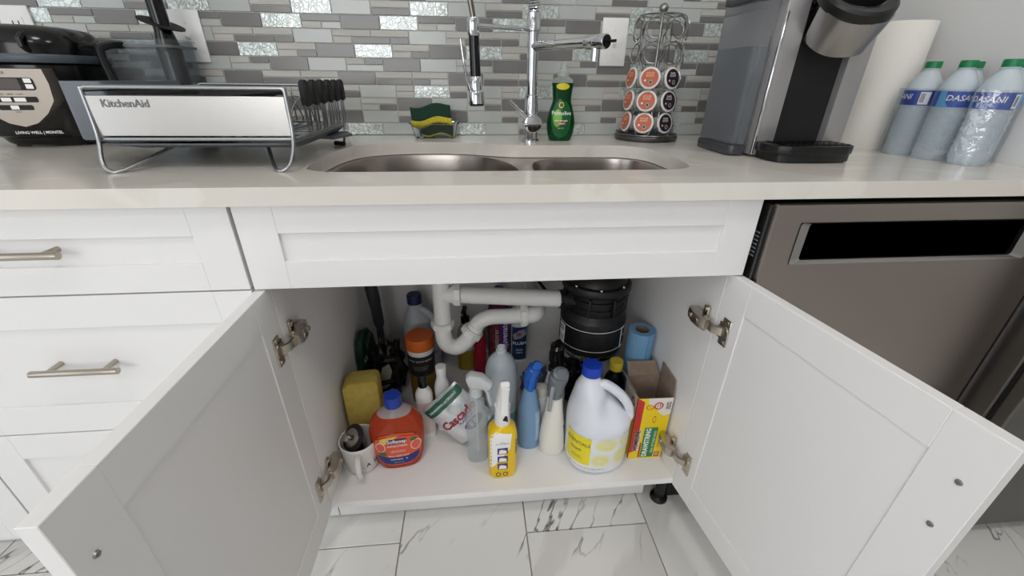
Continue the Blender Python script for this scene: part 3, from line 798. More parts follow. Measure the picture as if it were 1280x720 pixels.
text('Palmolive', 0.0135, lambda x, y: f(x, y + 0.070), WINK, lb, bold=0.01)
text('ultra strength', 0.0062, lambda x, y: f(x, y + 0.052), WINK, lb, bold=0.01)
pr('flash', patch(lambda x, y: f(x, y), -0.012, 0.012, 0.0425, 0.0475), mat('label_pink', (214, 84, 110), 0.4), lb)
text('original', 0.0055, lambda x, y: pf.front(0.0018)(x, y + 0.045), WINK, lb)
text('20 FL OZ', 0.004, lambda x, y: f(x, y + 0.033), WINK, lb)

# ---- sponge dish with two sponges
SPY = mat('sponge_yellow', (206, 190, 62), 0.9, bump=(500, 1.0), var=((186, 168, 44), 200))
SPG = mat('scrub_green', (24, 52, 40), 0.95, bump=(700, 1.0), var=((34, 70, 54), 300))
t = thing('glass_sponge_dish', 'small clear glass dish holding scrub sponges behind the sink', 'dish', (-0.165, -0.052, ZC))
bm = bmesh.new()
rs = []
for x, y, z in ((0.052, 0.026, 0.0), (0.054, 0.028, 0.002), (0.064, 0.035, 0.036), (0.069, 0.039, 0.038), (0.069, 0.039, 0.0405), (0.062, 0.034, 0.040), (0.0575, 0.0305, 0.028), (0.051, 0.025, 0.0045)):
    rs.append([V((px_, py_, z)) for px_, py_ in rrect(-x, x, -y, y, min(x, y) * 0.45, 5)])
loops(bm, rs); obj('dish', bm, GLASS, t)
def sponge(name, label, loc, rot, s, ys):
    """upright sponge seen on its face: scouring pad above, foam edge below"""
    t = thing(name, label, 'sponge', loc, rot=rot, group='scrub sponges')
    for nm, z0, z1, y0, y1, m_ in (('foam', -s[2] / 2, ys, -s[1] / 2 - 0.003, s[1] / 2, SPY), ('scrub_pad', ys, s[2] / 2, -s[1] / 2, s[1] / 2 - 0.002, SPG)):
        b = bmesh.new(); n = 16; rr = []
        for j in range(n + 1):
            u_ = j / n - 0.5; x_ = s[0] * u_; w_ = 0.0045 * math.sin(u_ * 7.5 + 0.6); ed = 0.004 if j in (0, n) else 0.0
            rr.append([V((x_, y_, z_ + w_)) for y_, z_ in ((y0 + ed, z0 + 0.003), (y0 + 0.003, z0), (y1 - 0.003, z0), (y1, z0 + 0.003), (y1, z1 - 0.003), (y1 - 0.003, z1), (y0 + 0.003, z1), (y0 + ed, z1 - 0.003))])
        loops(b, rr); obj(nm, b, m_, t)
    return t
sponge('scrub_sponge', 'green scouring sponge resting over the glass dish with its yellow foam edge showing', (-0.172, -0.062, ZC + 0.0575), (R(-12), R(-5), R(2)), (0.108, 0.026, 0.050), -0.009)
sponge('scrub_sponge', 'dark green scouring sponge pushed down inside the glass dish', (-0.158, -0.040, ZC + 0.0235), (R(-4), R(2), R(-2)), (0.092, 0.024, 0.034), -0.014)

# ---- pod carousel
CARX, CARY = 0.432, -0.090
t = thing('pod_carousel', 'round wire coffee pod carousel with ball finial, upper rings empty', 'pod holder', (CARX, CARY, ZC))
STN = mat('satin_steel', (150, 150, 148), 0.28, 1.0)
bm = bmesh.new(); lathe(bm, [(0, 0.002), (0.080, 0.002), (0.086, 0.003), (0.087, 0.010), (0.085, 0.013), (0.080, 0.0135), (0.079, 0.011), (0.0, 0.011)], 48); obj('base', bm, mat('dark_steel', (96, 96, 96), 0.3, 1.0), t)
bm = bmesh.new(); cyl(bm, (0, 0, 0.011), (0, 0, 0.305), 0.0035, n=14); obj('post', bm, STN, t)
bm = bmesh.new(); ball(bm, (0, 0, 0.314), 0.0115); cyl(bm, (0, 0, 0.300), (0, 0, 0.306), 0.006, n=14); obj('finial', bm, STN, t)
tiers = [0.047, 0.101, 0.155, 0.213, 0.268]
RC = 0.062
POD = []
angs = [(-120 + 360 / 7 * i) for i in range(7)]
AOFF = 0
for ci, aa in enumerate(angs):
    q = R(aa + AOFF); rad = V((math.cos(q), math.sin(q), 0)); tan = V((-math.sin(q), math.cos(q), 0))
    ax = (rad * math.cos(R(9)) + V((0, 0, math.sin(R(9))))).normalized()
    bm = bmesh.new()
    for zt in tiers: torus(bm, rad * RC + V((0, 0, zt)), 0.0245, 0.0012, ax, 26, 6)
    obj('ring_column', bm, STN, t)
    bm = bmesh.new(); keys = [tuple(rad * 0.075 + tan * 0.0 + V((0, 0, 0.012)))]
    for sgn in (-1, 1):
        kk = [tuple(rad * 0.070 + tan * (sgn * 0.012) + V((0, 0, 0.012)))]
        for zt in tiers: kk.append(tuple(rad * (RC + 0.004) + tan * (sgn * 0.0258) + V((0, 0, zt)))); kk.append(tuple(rad * (RC - 0.006) + tan * (sgn * 0.016) + V((0, 0, zt + 0.027))))
        kk.append(tuple(rad * 0.045 + V((0, 0, 0.300)))); sweep(bm, smooth_path(kk, 4), 0.0012, 5)
    sweep(bm, [tuple(rad * 0.050 + V((0, 0, 0.299))), (0, 0, 0.302)], 0.0012, 5)
    obj('side_wire', bm, STN, t)
    POD.append((q, ax, rad))
bm = bmesh.new(); torus(bm, (0, 0, 0.299), 0.050, 0.0014, n=32, k=6); obj('hoop', bm, STN, t)
bm = bmesh.new(); torus(bm, (0, 0, 0.016), 0.083, 0.0014, n=40, k=6); obj('hoop', bm, STN, t)
PODW = mat('pod_white', (226, 226, 222), 0.4)
PODO = mat('pod_lid_orange', (190, 98, 70), 0.35); PODP = mat('pod_lid_purple', (48, 26, 44), 0.35); PODG = mat('pod_emblem_green', (150, 160, 140), 0.4)
def pod(label, q, ax, rad, zt, lidm, first):
    root = thing('coffee_pod', label, 'coffee pod', (0, 0, 0), group='coffee pods in the carousel')
    x, y = frame(ax, V((0, 0, 1)))
    if y.z < 0: x, y = -x, -y
    mx = M.Identity(4)
    for i in range(3): mx[i][0] = x[i]; mx[i][1] = y[i]; mx[i][2] = ax[i]
    mx.translation = V((CARX, CARY, ZC)) + rad * RC + V((0, 0, zt))
    root.matrix_basis = mx
    bm = bmesh.new(); lathe(bm, [(0, -0.038), (0.016, -0.038), (0.0175, -0.036), (0.0215, -0.004), (0.0255, 0.0015), (0.0262, 0.003), (0.0262, 0.005), (0.0245, 0.0062), (0, 0.0062)], 32); obj('cup', bm, PODW, root)
    pl = plane((0, 0, 0.0066), (1, 0, 0), (0, 1, 0)); p2_ = plane((0, 0, 0.0070), (1, 0, 0), (0, 1, 0))
    lid = pr('lid', disc(pl, 0, 0, 0.0215, 0.0215, n=28, rings=1), lidm, root)
    pr('emblem', disc(p2_, 0.003, -0.010, 0.0055, 0.0055, n=18, rings=1), PODG, lid)
    pr('emblem', disc(p2_, 0.003, -0.010, 0.0030, 0.0030, n=12, rings=1), mat('pod_emblem_dark', (50, 60, 50), 0.4), lid)
    lid.children[1].location.z = 0.0003
    pr('emblem', disc(p2_, -0.011, -0.006, 0.0026, 0.0026, n=12, rings=1), PODW, lid)
    text('HOUSE\nBLEND' if lidm is PODO else 'DARK\nROAST', 0.0065, lambda a_, b_: p2_(a_, b_ + 0.008), WINK if lidm is PODP else mat('pod_print', (238, 196, 150), 0.5), lid, bold=0.01)
    return root
tn = ['bottom', 'middle', 'top']
for k in range(3):
    pod('orange-lidded coffee pod in the left column, %s filled tier' % tn[k], *POD[6], tiers[k], PODO, k == 0)
    pod('orange-lidded coffee pod facing front in the centre column, %s filled tier' % tn[k], *POD[0], tiers[k], PODO, k == 0)
    pod('purple-lidded coffee pod in the right column, %s filled tier' % tn[k], *POD[1], tiers[k], PODP, k == 0)

# ---- single-cup coffee maker
t = thing('coffee_maker', 'silver and black single-cup coffee maker with smoked water tank', 'coffee maker', (0.655, -0.33, ZC), 0)
def K(x, y, z): return V((x - 0.655, y + 0.33, z - ZC))
SILV = mat('silver_plastic', (172, 170, 170), 0.36, 0.55); BRUSH = mat('brushed_silver', (168, 166, 164), 0.34, 1.0, bump=(300, 0.06, (0.2, 0.2, 6)))
SMOKE = mat('smoked_tank', (228, 230, 233), 0.05, 0, 0.93, 1.1)
bm = bmesh.new()
prism(bm, [(x - 0.655, y + 0.33) for x, y in [(0.553, -0.400), (0.600, -0.402), (0.600, -0.17), (0.556, -0.19)]], 0.004, 0.330, bev=0.004)
obj('side_column', bm, SILV, t)
bm = bmesh.new(); prism(bm, [(x - 0.655, y + 0.33) for x, y in [(0.714, -0.402), (0.762, -0.400), (0.758, -0.19), (0.714, -0.17)]], 0.004, 0.330, bev=0.004); obj('side_column', bm, SILV, t)
bm = bmesh.new(); bbox(bm, K(0.553, -0.4035, 0.921), K(0.559, -0.396, 1.19), 0.0015); obj('trim', bm, mat('bright_trim', (226, 226, 228), 0.15, 1.0), t)
bm = bmesh.new(); bbox(bm, K(0.598, -0.385, 0.919), K(0.716, -0.17, 1.245), 0.003)
obj('back_recess', bm, BLACKM, t)
bm = bmesh.new(); bbox(bm, K(0.553, -0.400, 1.193), K(0.600, -0.185, 1.245), 0.010, 3); bbox(bm, K(0.714, -0.400, 1.193), K(0.762, -0.185, 1.245), 0.010, 3); obj('top_housing', bm, SILV, t)
bm = bmesh.new(); bbox(bm, K(0.5995, -0.395, 1.19), K(0.7145, -0.2, 1.246), 0.004); obj('top_cover', bm, BLACK, t)
# water tank on the left side
bm = bmesh.new(); prism(bm, [(x - 0.655, y + 0.33) for x, y in rrect(0.512, 0.5525, -0.385, -0.235, 0.014, 5)], 0.022, 0.298, bev=0.002); tank = obj('water_tank', bm, SMOKE, t)
bm = bmesh.new(); prism(bm, [(x - 0.655, y + 0.33) for x, y in rrect(0.515, 0.5505, -0.382, -0.238, 0.012, 5)], 0.026, 0.215); obj('water', bm, mat('tank_water', (208, 213, 219), 0.02, 0, 0.92, 1.1), tank)
bm = bmesh.new(); prism(bm, [(x - 0.655, y + 0.33) for x, y in rrect(0.510, 0.5525, -0.387, -0.233, 0.014, 5)], 0.002, 0.022, bev=0.002); obj('tank_base', bm, mat('smoked_dark', (62, 64, 68), 0.2), t)
bm = bmesh.new(); prism(bm, [(x - 0.655, y + 0.33) for x, y in rrect(0.509, 0.5525, -0.388, -0.232, 0.014, 5)], 0.298, 0.312, bev=0.003); obj('tank_lid', bm, mat('smoked_lid', (92, 94, 98), 0.12, 0, 0.5, 1.3), t)
# drip tray
tray = [(x - 0.655, y + 0.33) for x, y in [(0.560, -0.400), (0.556, -0.450), (0.564, -0.472), (0.585, -0.483), (0.65, -0.488), (0.71, -0.483), (0.732, -0.470), (0.740, -0.448), (0.738, -0.400)]]
bm = bmesh.new(); prism(bm, scale_poly(tray, 0.95, (0, -0.12)), 0.002, 0.020); prism(bm, tray, 0.016, 0.034, bev=0.003); dt = obj('drip_tray', bm, BLACK, t)
bm = bmesh.new()
for i in range(11): box(bm, V((-0.077 + i * 0.014, -0.112, 0.0352)), (0.004, 0.062, 0.002))
for i in range(4): box(bm, V((-0.007, -0.138 + i * 0.016, 0.0354)), (0.148, 0.004, 0.002))
obj('grille', bm, BLACKG, dt)
# brew head: brushed shell, tilted forward, with black collar and pod well
hm = M.Translation(K(0.660, -0.405, 1.150)) @ M.Rotation(R(36), 4, 'X') @ M.Rotation(R(-6), 4, 'Y')
def shell(r0, r1, z0, z1, th, nseg=28, sq=3.0, fz=None):
    bm = bmesh.new(); rings = []
    for r, z in ((r0, z0), (r1, z1), (r1 - th, z1), (r0 - th, z0)):
        ring = []
        for j in range(nseg + 1):
            q = R(180 + 180 * j / nseg); c, s = math.cos(q), math.sin(q)
            ring.append(V((r * math.copysign(abs(c) ** (2 / sq), c), 1.12 * r * math.copysign(abs(s) ** (2 / sq), s), z)))
        rings.append(ring)
    vs = [[bm.verts.new(p) for p in r] for r in rings]
    for i in range(4):
        a, b = vs[i], vs[(i + 1) % 4]
        for j in range(nseg): bm.faces.new((a[j], a[j + 1], b[j + 1], b[j]))
    for j in (0, nseg): bm.faces.new([vs[i][j] for i in range(4)])
    bmesh.ops.transform(bm, matrix=hm, verts=bm.verts); return bm
obj('brew_head', shell(0.057, 0.0625, -0.004, 0.062, 0.006, sq=2.5), BRUSH, t)
bm = bmesh.new(); prof_ = []
rings = []
for r, z in ((0.052, -0.003), (0.055, 0.060), (0.0645, 0.060), (0.066, 0.066), (0.065, 0.076), (0.060, 0.080), (0.044, 0.078), (0.041, 0.070), (0.036, 0.032)):
    rings.append([V((r * math.cos(2 * PI * j / 40), 1.08 * r * math.sin(2 * PI * j / 40), z)) for j in range(40)])
loops(bm, rings); bmesh.ops.transform(bm, matrix=hm, verts=bm.verts); obj('pod_well', bm, BLACK, t)
bm = bmesh.new(); torus(bm, (0, 0, 0.075), 0.047, 0.004, n=32, k=8); bmesh.ops.transform(bm, matrix=hm, verts=bm.verts); obj('well_rim', bm, BLACKG, t)
bm = bmesh.new(); sweep(bm, [K(0.59, -0.36, 1.24), K(0.60, -0.37, 1.30), K(0.655, -0.365, 1.335), K(0.71, -0.37, 1.30), K(0.72, -0.36, 1.24)], [(0.012, 0.02)] * 5, 12, e=3); obj('lifted_lid', bm, SILV, t)
for s in (0.605, 0.709):
    bm = bmesh.new(); cyl(bm, K(s, -0.40, 1.205), K(s, -0.375, 1.205), 0.004, n=10); obj('pivot_pin', bm, CHROME, t)

# ---- paper towel roll
PAPER = mat('paper_towel', (236, 233, 226), 0.95, bump=(260, 0.5))
t = thing('paper_towel_roll', 'tall white paper towel roll between the coffee maker and side wall', 'paper roll', (0.966, -0.232, ZC))
bm = bmesh.new(); lathe(bm, [(0.021, 0.002), (0.066, 0.0), (0.067, 0.002), (0.067, 0.276), (0.0665, 0.278), (0.021, 0.278), (0.020, 0.276)], 48, cap=False); obj('paper', bm, PAPER, t)
bm = bmesh.new(); lathe(bm, [(0.020, 0.001), (0.0202, 0.277), (0.0188, 0.277), (0.0188, 0.001)], 32, cap=False); obj('core', bm, mat('cardboard', (168, 140, 108), 0.9), t)

# ---- water bottles wrapped in film
PET = mat('water_bottle_plastic', (230, 240, 246), 0.08, 0, 0.45, 1.18, bump=(90, 0.3))
BLUEL = mat('water_label_blue', (28, 84, 178), 0.3, var=((20, 52, 150), 14)); BLUE2 = mat('water_label_cyan', (90, 170, 220), 0.3)
GCAP = mat('water_cap_green', (18, 122, 76), 0.4)
def water_bottle(label, loc, rz):
    t = thing('water_bottle', label, 'water bottle', loc, rz, group='water bottles in the shrink-wrapped pack')
    prof = [(0.0, 0.004), (0.018, 0.003), (0.028, 0.0), (0.0305, 0.004), (0.031, 0.012)]
    for i in range(7): z = 0.018 + i * 0.0125; prof += [(0.0312, z), (0.0298, z + 0.005), (0.0312, z + 0.010)]
    prof += [(0.0318, 0.108), (0.0318, 0.136), (0.0305, 0.144), (0.026, 0.156), (0.019, 0.168), (0.0135, 0.176), (0.0125, 0.182), (0, 0.182)]
    bm = bmesh.new(); lathe(bm, prof, 32)
    for v in bm.verts:
        if v.co.z < 0.014:
            q = math.atan2(v.co.y, v.co.x); k_ = 1 - 0.10 * (0.5 + 0.5 * math.cos(5 * q)) * (1 - v.co.z / 0.014); v.co.x *= k_; v.co.y *= k_
    obj('bottle', bm, PET, t)
    bm = bmesh.new(); lathe(bm, [(0.0322, 0.107), (0.0322, 0.137)], 36, cap=False); lb = obj('label', bm, BLUEL, t)
    fm = lambda off: (lambda x, z: V(((0.0322 + off) * math.sin(x / 0.0322), -(0.0322 + off) * math.cos(x / 0.0322), z)))
    f1, f2 = fm(0.0004), fm(0.0008)
    pr('wave', polypatch(f1, [(-0.036, 0.1075), (-0.015, 0.1075), (-0.022, 0.118), (-0.024, 0.1365), (-0.036, 0.1365)]), BLUE2, lb)
    text('DASANI', 0.015, lambda x, y: f2(x + 0.004, y + 0.124), WINK, lb, bold=0.012, shear=0.15)
    pr('barcode_panel', patch(f1, 0.044, 0.062, 0.109, 0.134), WINK, lb)
    for j in range(8): pr('barcode_bar', patch(f2, 0.046 + j * 0.0019, 0.0469 + j * 0.0019, 0.113, 0.131, 1, 1), INK, lb) if j < 4 else None
    ribcap(t, GCAP, 0.181, 0.0142, 0.013)
    bm = bmesh.new(); torus(bm, (0, 0, 0.179), 0.0140, 0.0012, n=24, k=6); obj('neck_ring', bm, PET, t)
water_bottle('water bottle with green cap next to the paper roll, farthest left of the pack', (0.952, -0.362, ZC), -128)
water_bottle('water bottle with green cap in the middle of the front row of the pack', (0.957, -0.430, ZC), -30)
water_bottle('water bottle with green cap at the near end of the front row of the pack', (0.968, -0.499, ZC), -78)
water_bottle('water bottle behind the middle front bottle of the pack, against the side wall', (1.020, -0.390, ZC), 40)
water_bottle('water bottle at the near end against the side wall in the pack', (1.028, -0.460, ZC), 70)
# shrink film hugging the pack up to the shoulders
bm = bmesh.new(); hull = smooth_path([(0.917, -0.345), (0.917, -0.44), (0.930, -0.510), (0.968, -0.535), (1.010, -0.515), (1.058, -0.480), (1.0605, -0.43), (1.058, -0.37), (1.02, -0.352), (0.955, -0.326)], 6, True)
rings = []
for i, z in enumerate([0.9165, 0.93, 0.95, 0.975, 1.00, 1.02, 1.04, 1.056]):
    rings.append([V((min(x + 0.0012 * math.sin(17 * j + 9 * i) + (0.0015 if i == 0 else 0), 1.062), y + 0.0012 * math.cos(11 * j + 5 * i), z)) for j, (x, y) in enumerate(hull)])
loops(bm, rings, cap=False)
def film():
    m = bpy.data.materials.new('shrink_film'); m.use_nodes = True; nt = m.node_tree; nt.nodes.clear(); L = nt.links.new
    out = nt.nodes.new('ShaderNodeOutputMaterial'); mix = nt.nodes.new('ShaderNodeMixShader'); tr = nt.nodes.new('ShaderNodeBsdfTransparent'); gl = nt.nodes.new('ShaderNodeBsdfGlossy')
    gl.inputs['Roughness'].default_value = 0.12; tr.inputs['Color'].default_value = (0.94, 0.96, 0.98, 1)
    geo = nt.nodes.new('ShaderNodeNewGeometry'); n = nt.nodes.new('ShaderNodeTexNoise'); n.inputs['Scale'].default_value = 70; n.inputs['Detail'].default_value = 3
    L(geo.outputs['Position'], n.inputs['Vector']); bp = nt.nodes.new('ShaderNodeBump'); bp.inputs['Strength'].default_value = 0.7; bp.inputs['Distance'].default_value = 0.004
    L(n.outputs['Fac'], bp.inputs['Height']); L(bp.outputs[0], gl.inputs['Normal'])
    mix.inputs[0].default_value = 0.2; L(tr.outputs[0], mix.inputs[1]); L(gl.outputs[0], mix.inputs[2]); L(mix.outputs[0], out.inputs[0])
    return m
o = obj('shrink_wrap', bm, film(), None); tag(o, 'clear plastic shrink wrap around the lower part of the water bottle pack', 'plastic wrap')

# ---- dish rack
t = thing('dish_rack', 'steel dish rack with brushed front panel, grey drainboard and black-tipped rods', 'dish rack', (0, 0, 0))
XL, X2, YN, YA = -0.690, -0.374, -0.505, -0.178
bm = bmesh.new(); bbox(bm, (XL + 0.003, YN - 0.002, 0.9715), (X2 - 0.003, YN + 0.002, 1.0345), 0.0008); fp = obj('front_panel', bm, mat('rack_panel_steel', (196, 194, 190), 0.30, 1.0, bump=(50, 0.05, (40, 1, 1))), t)
text('KitchenAid', 0.0165, plane((-0.652, YN - 0.0026, 1.022), (1, 0, 0), (0, 0, 1)), mat('rack_emboss', (120, 120, 120), 0.3, 1.0), fp, bold=0.02, align='CENTER').location = (0.022, 0, 0)
# frame tube: front loop ends are the feet
for x, s in ((XL, 1), (X2, -1)):
    bm = bmesh.new()
    kk = [(x, YN, 1.047), (x, YN - 0.004, 0.975), (x + s * 0.004, YN - 0.022, 0.935), (x + s * 0.016, YN - 0.03, 0.9195), (x + s * 0.035, YN - 0.02, 0.9195), (x + s * 0.075, YN + 0.06, 0.9475)]
    sweep(bm, smooth_path(kk, 5), 0.0034, 10); obj('front_leg', bm, WIRE, t)
    bm = bmesh.new(); kk = [(x, YA, 1.045), (x, YA - 0.006, 0.96), (x, YA - 0.03, 0.924), (x - s * 0.003, YA - 0.04, 0.9192)]
    sweep(bm, smooth_path(kk, 5), 0.0030, 10); lg = obj('back_leg', bm, WIRE, t)
    bm = bmesh.new(); cyl(bm, (x - s * 0.004, YA - 0.05, 0.921), (x + s * 0.02, YA - 0.035, 0.921), 0.0055, n=12); obj('rubber_foot', bm, BLACKM, lg)
bm = bmesh.new()
for y in (YN, YA): sweep(bm, [(XL, y, 1.041), (XL + 0.002, y, 1.0455), (XL + 0.007, y, 1.047), (X2 - 0.007, y, 1.047), (X2 - 0.002, y, 1.0455), (X2, y, 1.041)], 0.0034, 10)
sweep(bm, [(XL, YN, 1.042), (XL, YA, 1.042)], 0.003, 8)
sweep(bm, [(XL, YN, 0.9665), (X2, YN, 0.9665)], 0.0034, 10); sweep(bm, [(XL, YA, 0.9665), (X2, YA, 0.9665)], 0.003, 10)
for x in (XL, X2): sweep(bm, [(x, YN, 0.9665), (x, YA, 0.9665)], 0.003, 10)
obj('frame', bm, WIRE, t)
for i in range(13):
    x = XL + 0.02 + i * (X2 - XL - 0.04) / 12
    bm = bmesh.new(); sweep(bm, [(x, YN, 0.966), (x, YA, 0.966), (x, YA, 1.046)], 0.0016, 6); obj('floor_rod', bm, WIRE, t)
for i in range(3):
    x = X2 - 0.040 - i * 0.026
    bm = bmesh.new(); arc = [(x, -0.30 + 0.11 * math.cos(R(q)), 0.966 + 0.062 * math.sin(R(q))) for q in range(0, 181, 15)]; sweep(bm, arc, 0.0018, 6); obj('plate_hoop', bm, WIRE, t)
# six rods with black rubber tips on the right-hand side
for i in range(6):
    y = -0.435 + i * 0.047; x = X2 + 0.002
    bm = bmesh.new(); pts = []
    for s_ in (-1, 1): sweep(bm, [(x - 0.035, y + s_ * 0.009, 0.967), (x, y + s_ * 0.009, 0.9675), (x + 0.004, y + s_ * 0.009, 0.972), (x + 0.006, y + s_ * 0.009, 1.045)], 0.0021, 7)
    pg = obj('rod', bm, WIRE, t)
    b = bmesh.new(); loops(b, [[V((x + 0.006 + xx, y + py, pz)) for py, pz in [(-0.0115, 1.016), (0.0115, 1.016), (0.0125, 1.025), (0.0125, 1.045), (0.010, 1.055), (0.004, 1.060), (-0.004, 1.060), (-0.010, 1.055), (-0.0125, 1.045), (-0.0125, 1.025)]] for xx in (-0.006, 0.006)])
    bmesh.ops.recalc_face_normals(b, faces=b.faces); bmesh.ops.bevel(b, geom=b.edges[:], offset=0.002, segments=2, affect='EDGES'); obj('rubber_tip', b, BLACKM, pg)
# drainboard
bm = bmesh.new()
rings = [[V((x, y, z)) for x, y in rrect(x0, x1, y0, y1, 0.02, 4)] for x0, x1, y0, y1, z in ((XL + 0.02, X2 - 0.01, -0.47, -0.19, 0.9475), (XL - 0.012, X2 - 0.004, -0.50, -0.16, 0.956), (XL - 0.012, X2 - 0.004, -0.50, -0.16, 0.9585), (XL + 0.02, X2 - 0.012, -0.47, -0.19, 0.951))]
loops(bm, rings); obj('drainboard', bm, GREYP, t)
bm = bmesh.new(); prism(bm, [(X2 - 0.10, -0.26), (X2 + 0.005, -0.30), (X2 + 0.028, -0.235), (X2 + 0.005, -0.19), (X2 - 0.1, -0.20)], 0.940, 0.9455); obj('drain_spout', bm, GREYP, t)
# grey cutlery caddy hung on the left end
bm = bmesh.new(); x0, x1, y0, y1, z0, z1 = -0.766, -0.696, -0.452, -0.23, 0.958, 1.054
rings = [[V((x, y, z)) for x, y in rrect(x0 + i_, x1 - i_, y0 + i_, y1 - i_, 0.008, 4)] for i_, z in ((0.002, z0), (0, z0 + 0.003), (0, z1), (0.003, z1), (0.003, z0 + 0.004))]
loops(bm, rings); obj('cutlery_caddy', bm, mat('caddy_grey', (112, 118, 126), 0.5), t)
# dark filler added to darken the gap above the rack's front panel
t2 = thing('dark_filler', 'added dark pan lying in the dish rack behind its front panel', 'filler', (0, 0, 0))
bm = bmesh.new()
rings = [[V((x, y, z)) for x, y in rrect(x0, x1, y0, y1, 0.015, 4)] for x0, x1, y0, y1, z in ((-0.66, -0.50, -0.46, -0.23, 0.9690), (-0.675, -0.485, -0.475, -0.215, 1.0335), (-0.68, -0.48, -0.48, -0.21, 1.034), (-0.678, -0.482, -0.478, -0.212, 1.0355), (-0.659, -0.501, -0.459, -0.231, 0.9720))]
loops(bm, rings); obj('filler', bm, BLACKM, t2)

# ---- black multicooker
t = thing('multicooker', 'black multicooker with silver shield-shaped control panel at the left edge', 'cooker', (-1.045, -0.140, ZC), 9)
bm = bmesh.new()
def rr2(i_, z, e_=2.7):
    return [V(((0.125 - i_) * math.copysign(abs(math.cos(2 * PI * j / 56)) ** (2 / e_), math.cos(2 * PI * j / 56)), (0.116 - i_) * math.copysign(abs(math.sin(2 * PI * j / 56)) ** (2 / e_), math.sin(2 * PI * j / 56)), z)) for j in range(56)]
loops(bm, [rr2(0.034, 0.004), rr2(0.028, 0.008), rr2(0.022, 0.020), rr2(0.006, 0.026), rr2(0.0, 0.036), rr2(0.0, 0.165), rr2(0.004, 0.170)]); obj('body', bm, BLACKG, t)
bm = bmesh.new(); loops(bm, [rr2(-0.001, 0.170), rr2(-0.002, 0.172), rr2(-0.002, 0.184), rr2(-0.001, 0.186)]); obj('rim_band', bm, mat('blue_grey_band', (74, 82, 90), 0.35), t)
bm = bmesh.new(); loops(bm, [rr2(0.002, 0.186), rr2(0.002, 0.205), rr2(0.007, 0.222), rr2(0.020, 0.236), rr2(0.045, 0.241)]); lid_ = obj('lid', bm, BLACKG, t)
bm = bmesh.new(); sweep(bm, [(0.06, -0.108, 0.192), (0.06, -0.121, 0.200), (0.06, -0.121, 0.212), (0.06, -0.105, 0.222)], 0.005, 8); obj('latch', bm, BLACK, lid_)
for sx_ in (-0.06, 0.06):
    for sy_ in (-0.055, 0.055):
        bm = bmesh.new(); cyl(bm, (sx_, sy_, 0), (sx_, sy_, 0.006), 0.012, n=12); obj('foot', bm, BLACKM, t)
cxp = 0.008
shield = [(-0.072, 0.158), (0.0715, 0.158), (0.074, 0.13), (0.070, 0.098), (0.050, 0.073), (0.025, 0.054), (0.0, 0.047), (-0.025, 0.054), (-0.050, 0.073), (-0.070, 0.098), (-0.074, 0.13)]
bm = bmesh.new(); b = bmesh.new(); loops(b, [[V((x * s_ + cxp, y_, (z - 0.105) * s_ + 0.105)) for x, z in shield] for s_, y_ in ((1.04, -0.092), (1.03, -0.115), (1.0, -0.129))]); addbm(bm, b); pn = obj('control_panel', bm, mat('panel_silver', (176, 166, 156), 0.33, 0.9), t)
pl = plane((cxp, -0.1293, 0), (1, 0, 0), (0, 0, 1)); pl2 = plane((cxp, -0.1297, 0), (1, 0, 0), (0, 0, 1)); pl3 = plane((cxp, -0.1301, 0), (1, 0, 0), (0, 0, 1))
def rpoly(x0, x1, z0, z1, r=0.003): return rrect(x0, x1, z0, z1, r, 3)
pr('display', polypatch(pl, rpoly(-0.056, 0.050, 0.118, 0.142, 0.006), 0.05), BLACKM, pn)
pr('screen', polypatch(pl2, rpoly(-0.026, 0.024, 0.1195, 0.1405), 0.05), mat('lcd_grey', (88, 82, 80), 0.3), pn)
for bx in (-0.047, 0.033):
    for bz in (0.132, 0.121): pr('button', polypatch(pl2, rpoly(bx, bx + 0.013, bz, bz + 0.0085, 0.001), 0.05), WINK, pn)
pr('button_strip', polypatch(pl, rpoly(-0.046, 0.044, 0.095, 0.106), 0.05), BLACKM, pn)
pr('button_strip', polypatch(pl, rpoly(-0.030, 0.030, 0.080, 0.090), 0.05), BLACKM, pn)
for bx, bz, w_ in ((-0.041, 0.0965, 0.017), (-0.019, 0.0965, 0.017), (0.003, 0.0965, 0.020), (-0.009, 0.0815, 0.014)):
    pr('button', polypatch(pl2, rpoly(bx, bx + w_, bz, bz + 0.0075, 0.001), 0.05), WINK, pn); 
DPRINT = mat('panel_print', (60, 54, 50), 0.5)
text('SLOW COOKER', 0.0075, lambda x, y: pl(x - 0.02, y + 0.150), DPRINT, pn)
text('MENU    TIMER    START', 0.0042, lambda x, y: pl(x, y + 0.1105), DPRINT, pn)
text('STOP', 0.0042, lambda x, y: pl(x, y + 0.076), DPRINT, pn)
text('LIVING WELL | MONTEL', 0.0080, plane((0.020, -0.1175, 0.034), (1, 0, 0), (0, 0, 1)), WINK, t, bold=0.015)

# ---- clear pitcher and hand blender behind the rack
THIN = thin('thin_clear_plastic', 0.05, (238, 241, 243))
t = thing('clear_pitcher', 'clear plastic pitcher with black handle behind the dish rack', 'pitcher', (-0.828, -0.078, ZC))
bm = bmesh.new()
def rr3(x, y, z): return [V((a_, b_, z)) for a_, b_ in rrect(-x, x, -y, y, 0.02, 5)]
loops(bm, [rr3(0.066, 0.045, 0.001), rr3(0.068, 0.047, 0.004), rr3(0.078, 0.055, 0.218), rr3(0.080, 0.057, 0.219), rr3(0.080, 0.057, 0.224), rr3(0.076, 0.053, 0.222), rr3(0.066, 0.045, 0.007)]); obj('jar', bm, THIN, t)
bm = bmesh.new()
loops(bm, [rr3(0.081, 0.058, 0.206), rr3(0.0815, 0.0585, 0.208), rr3(0.0815, 0.0585, 0.2105), rr3(0.081, 0.058, 0.212)], cap=False); obj('rim_line', bm, mat('smoky_line', (120, 122, 124), 0.2, 0, 0.4), t)
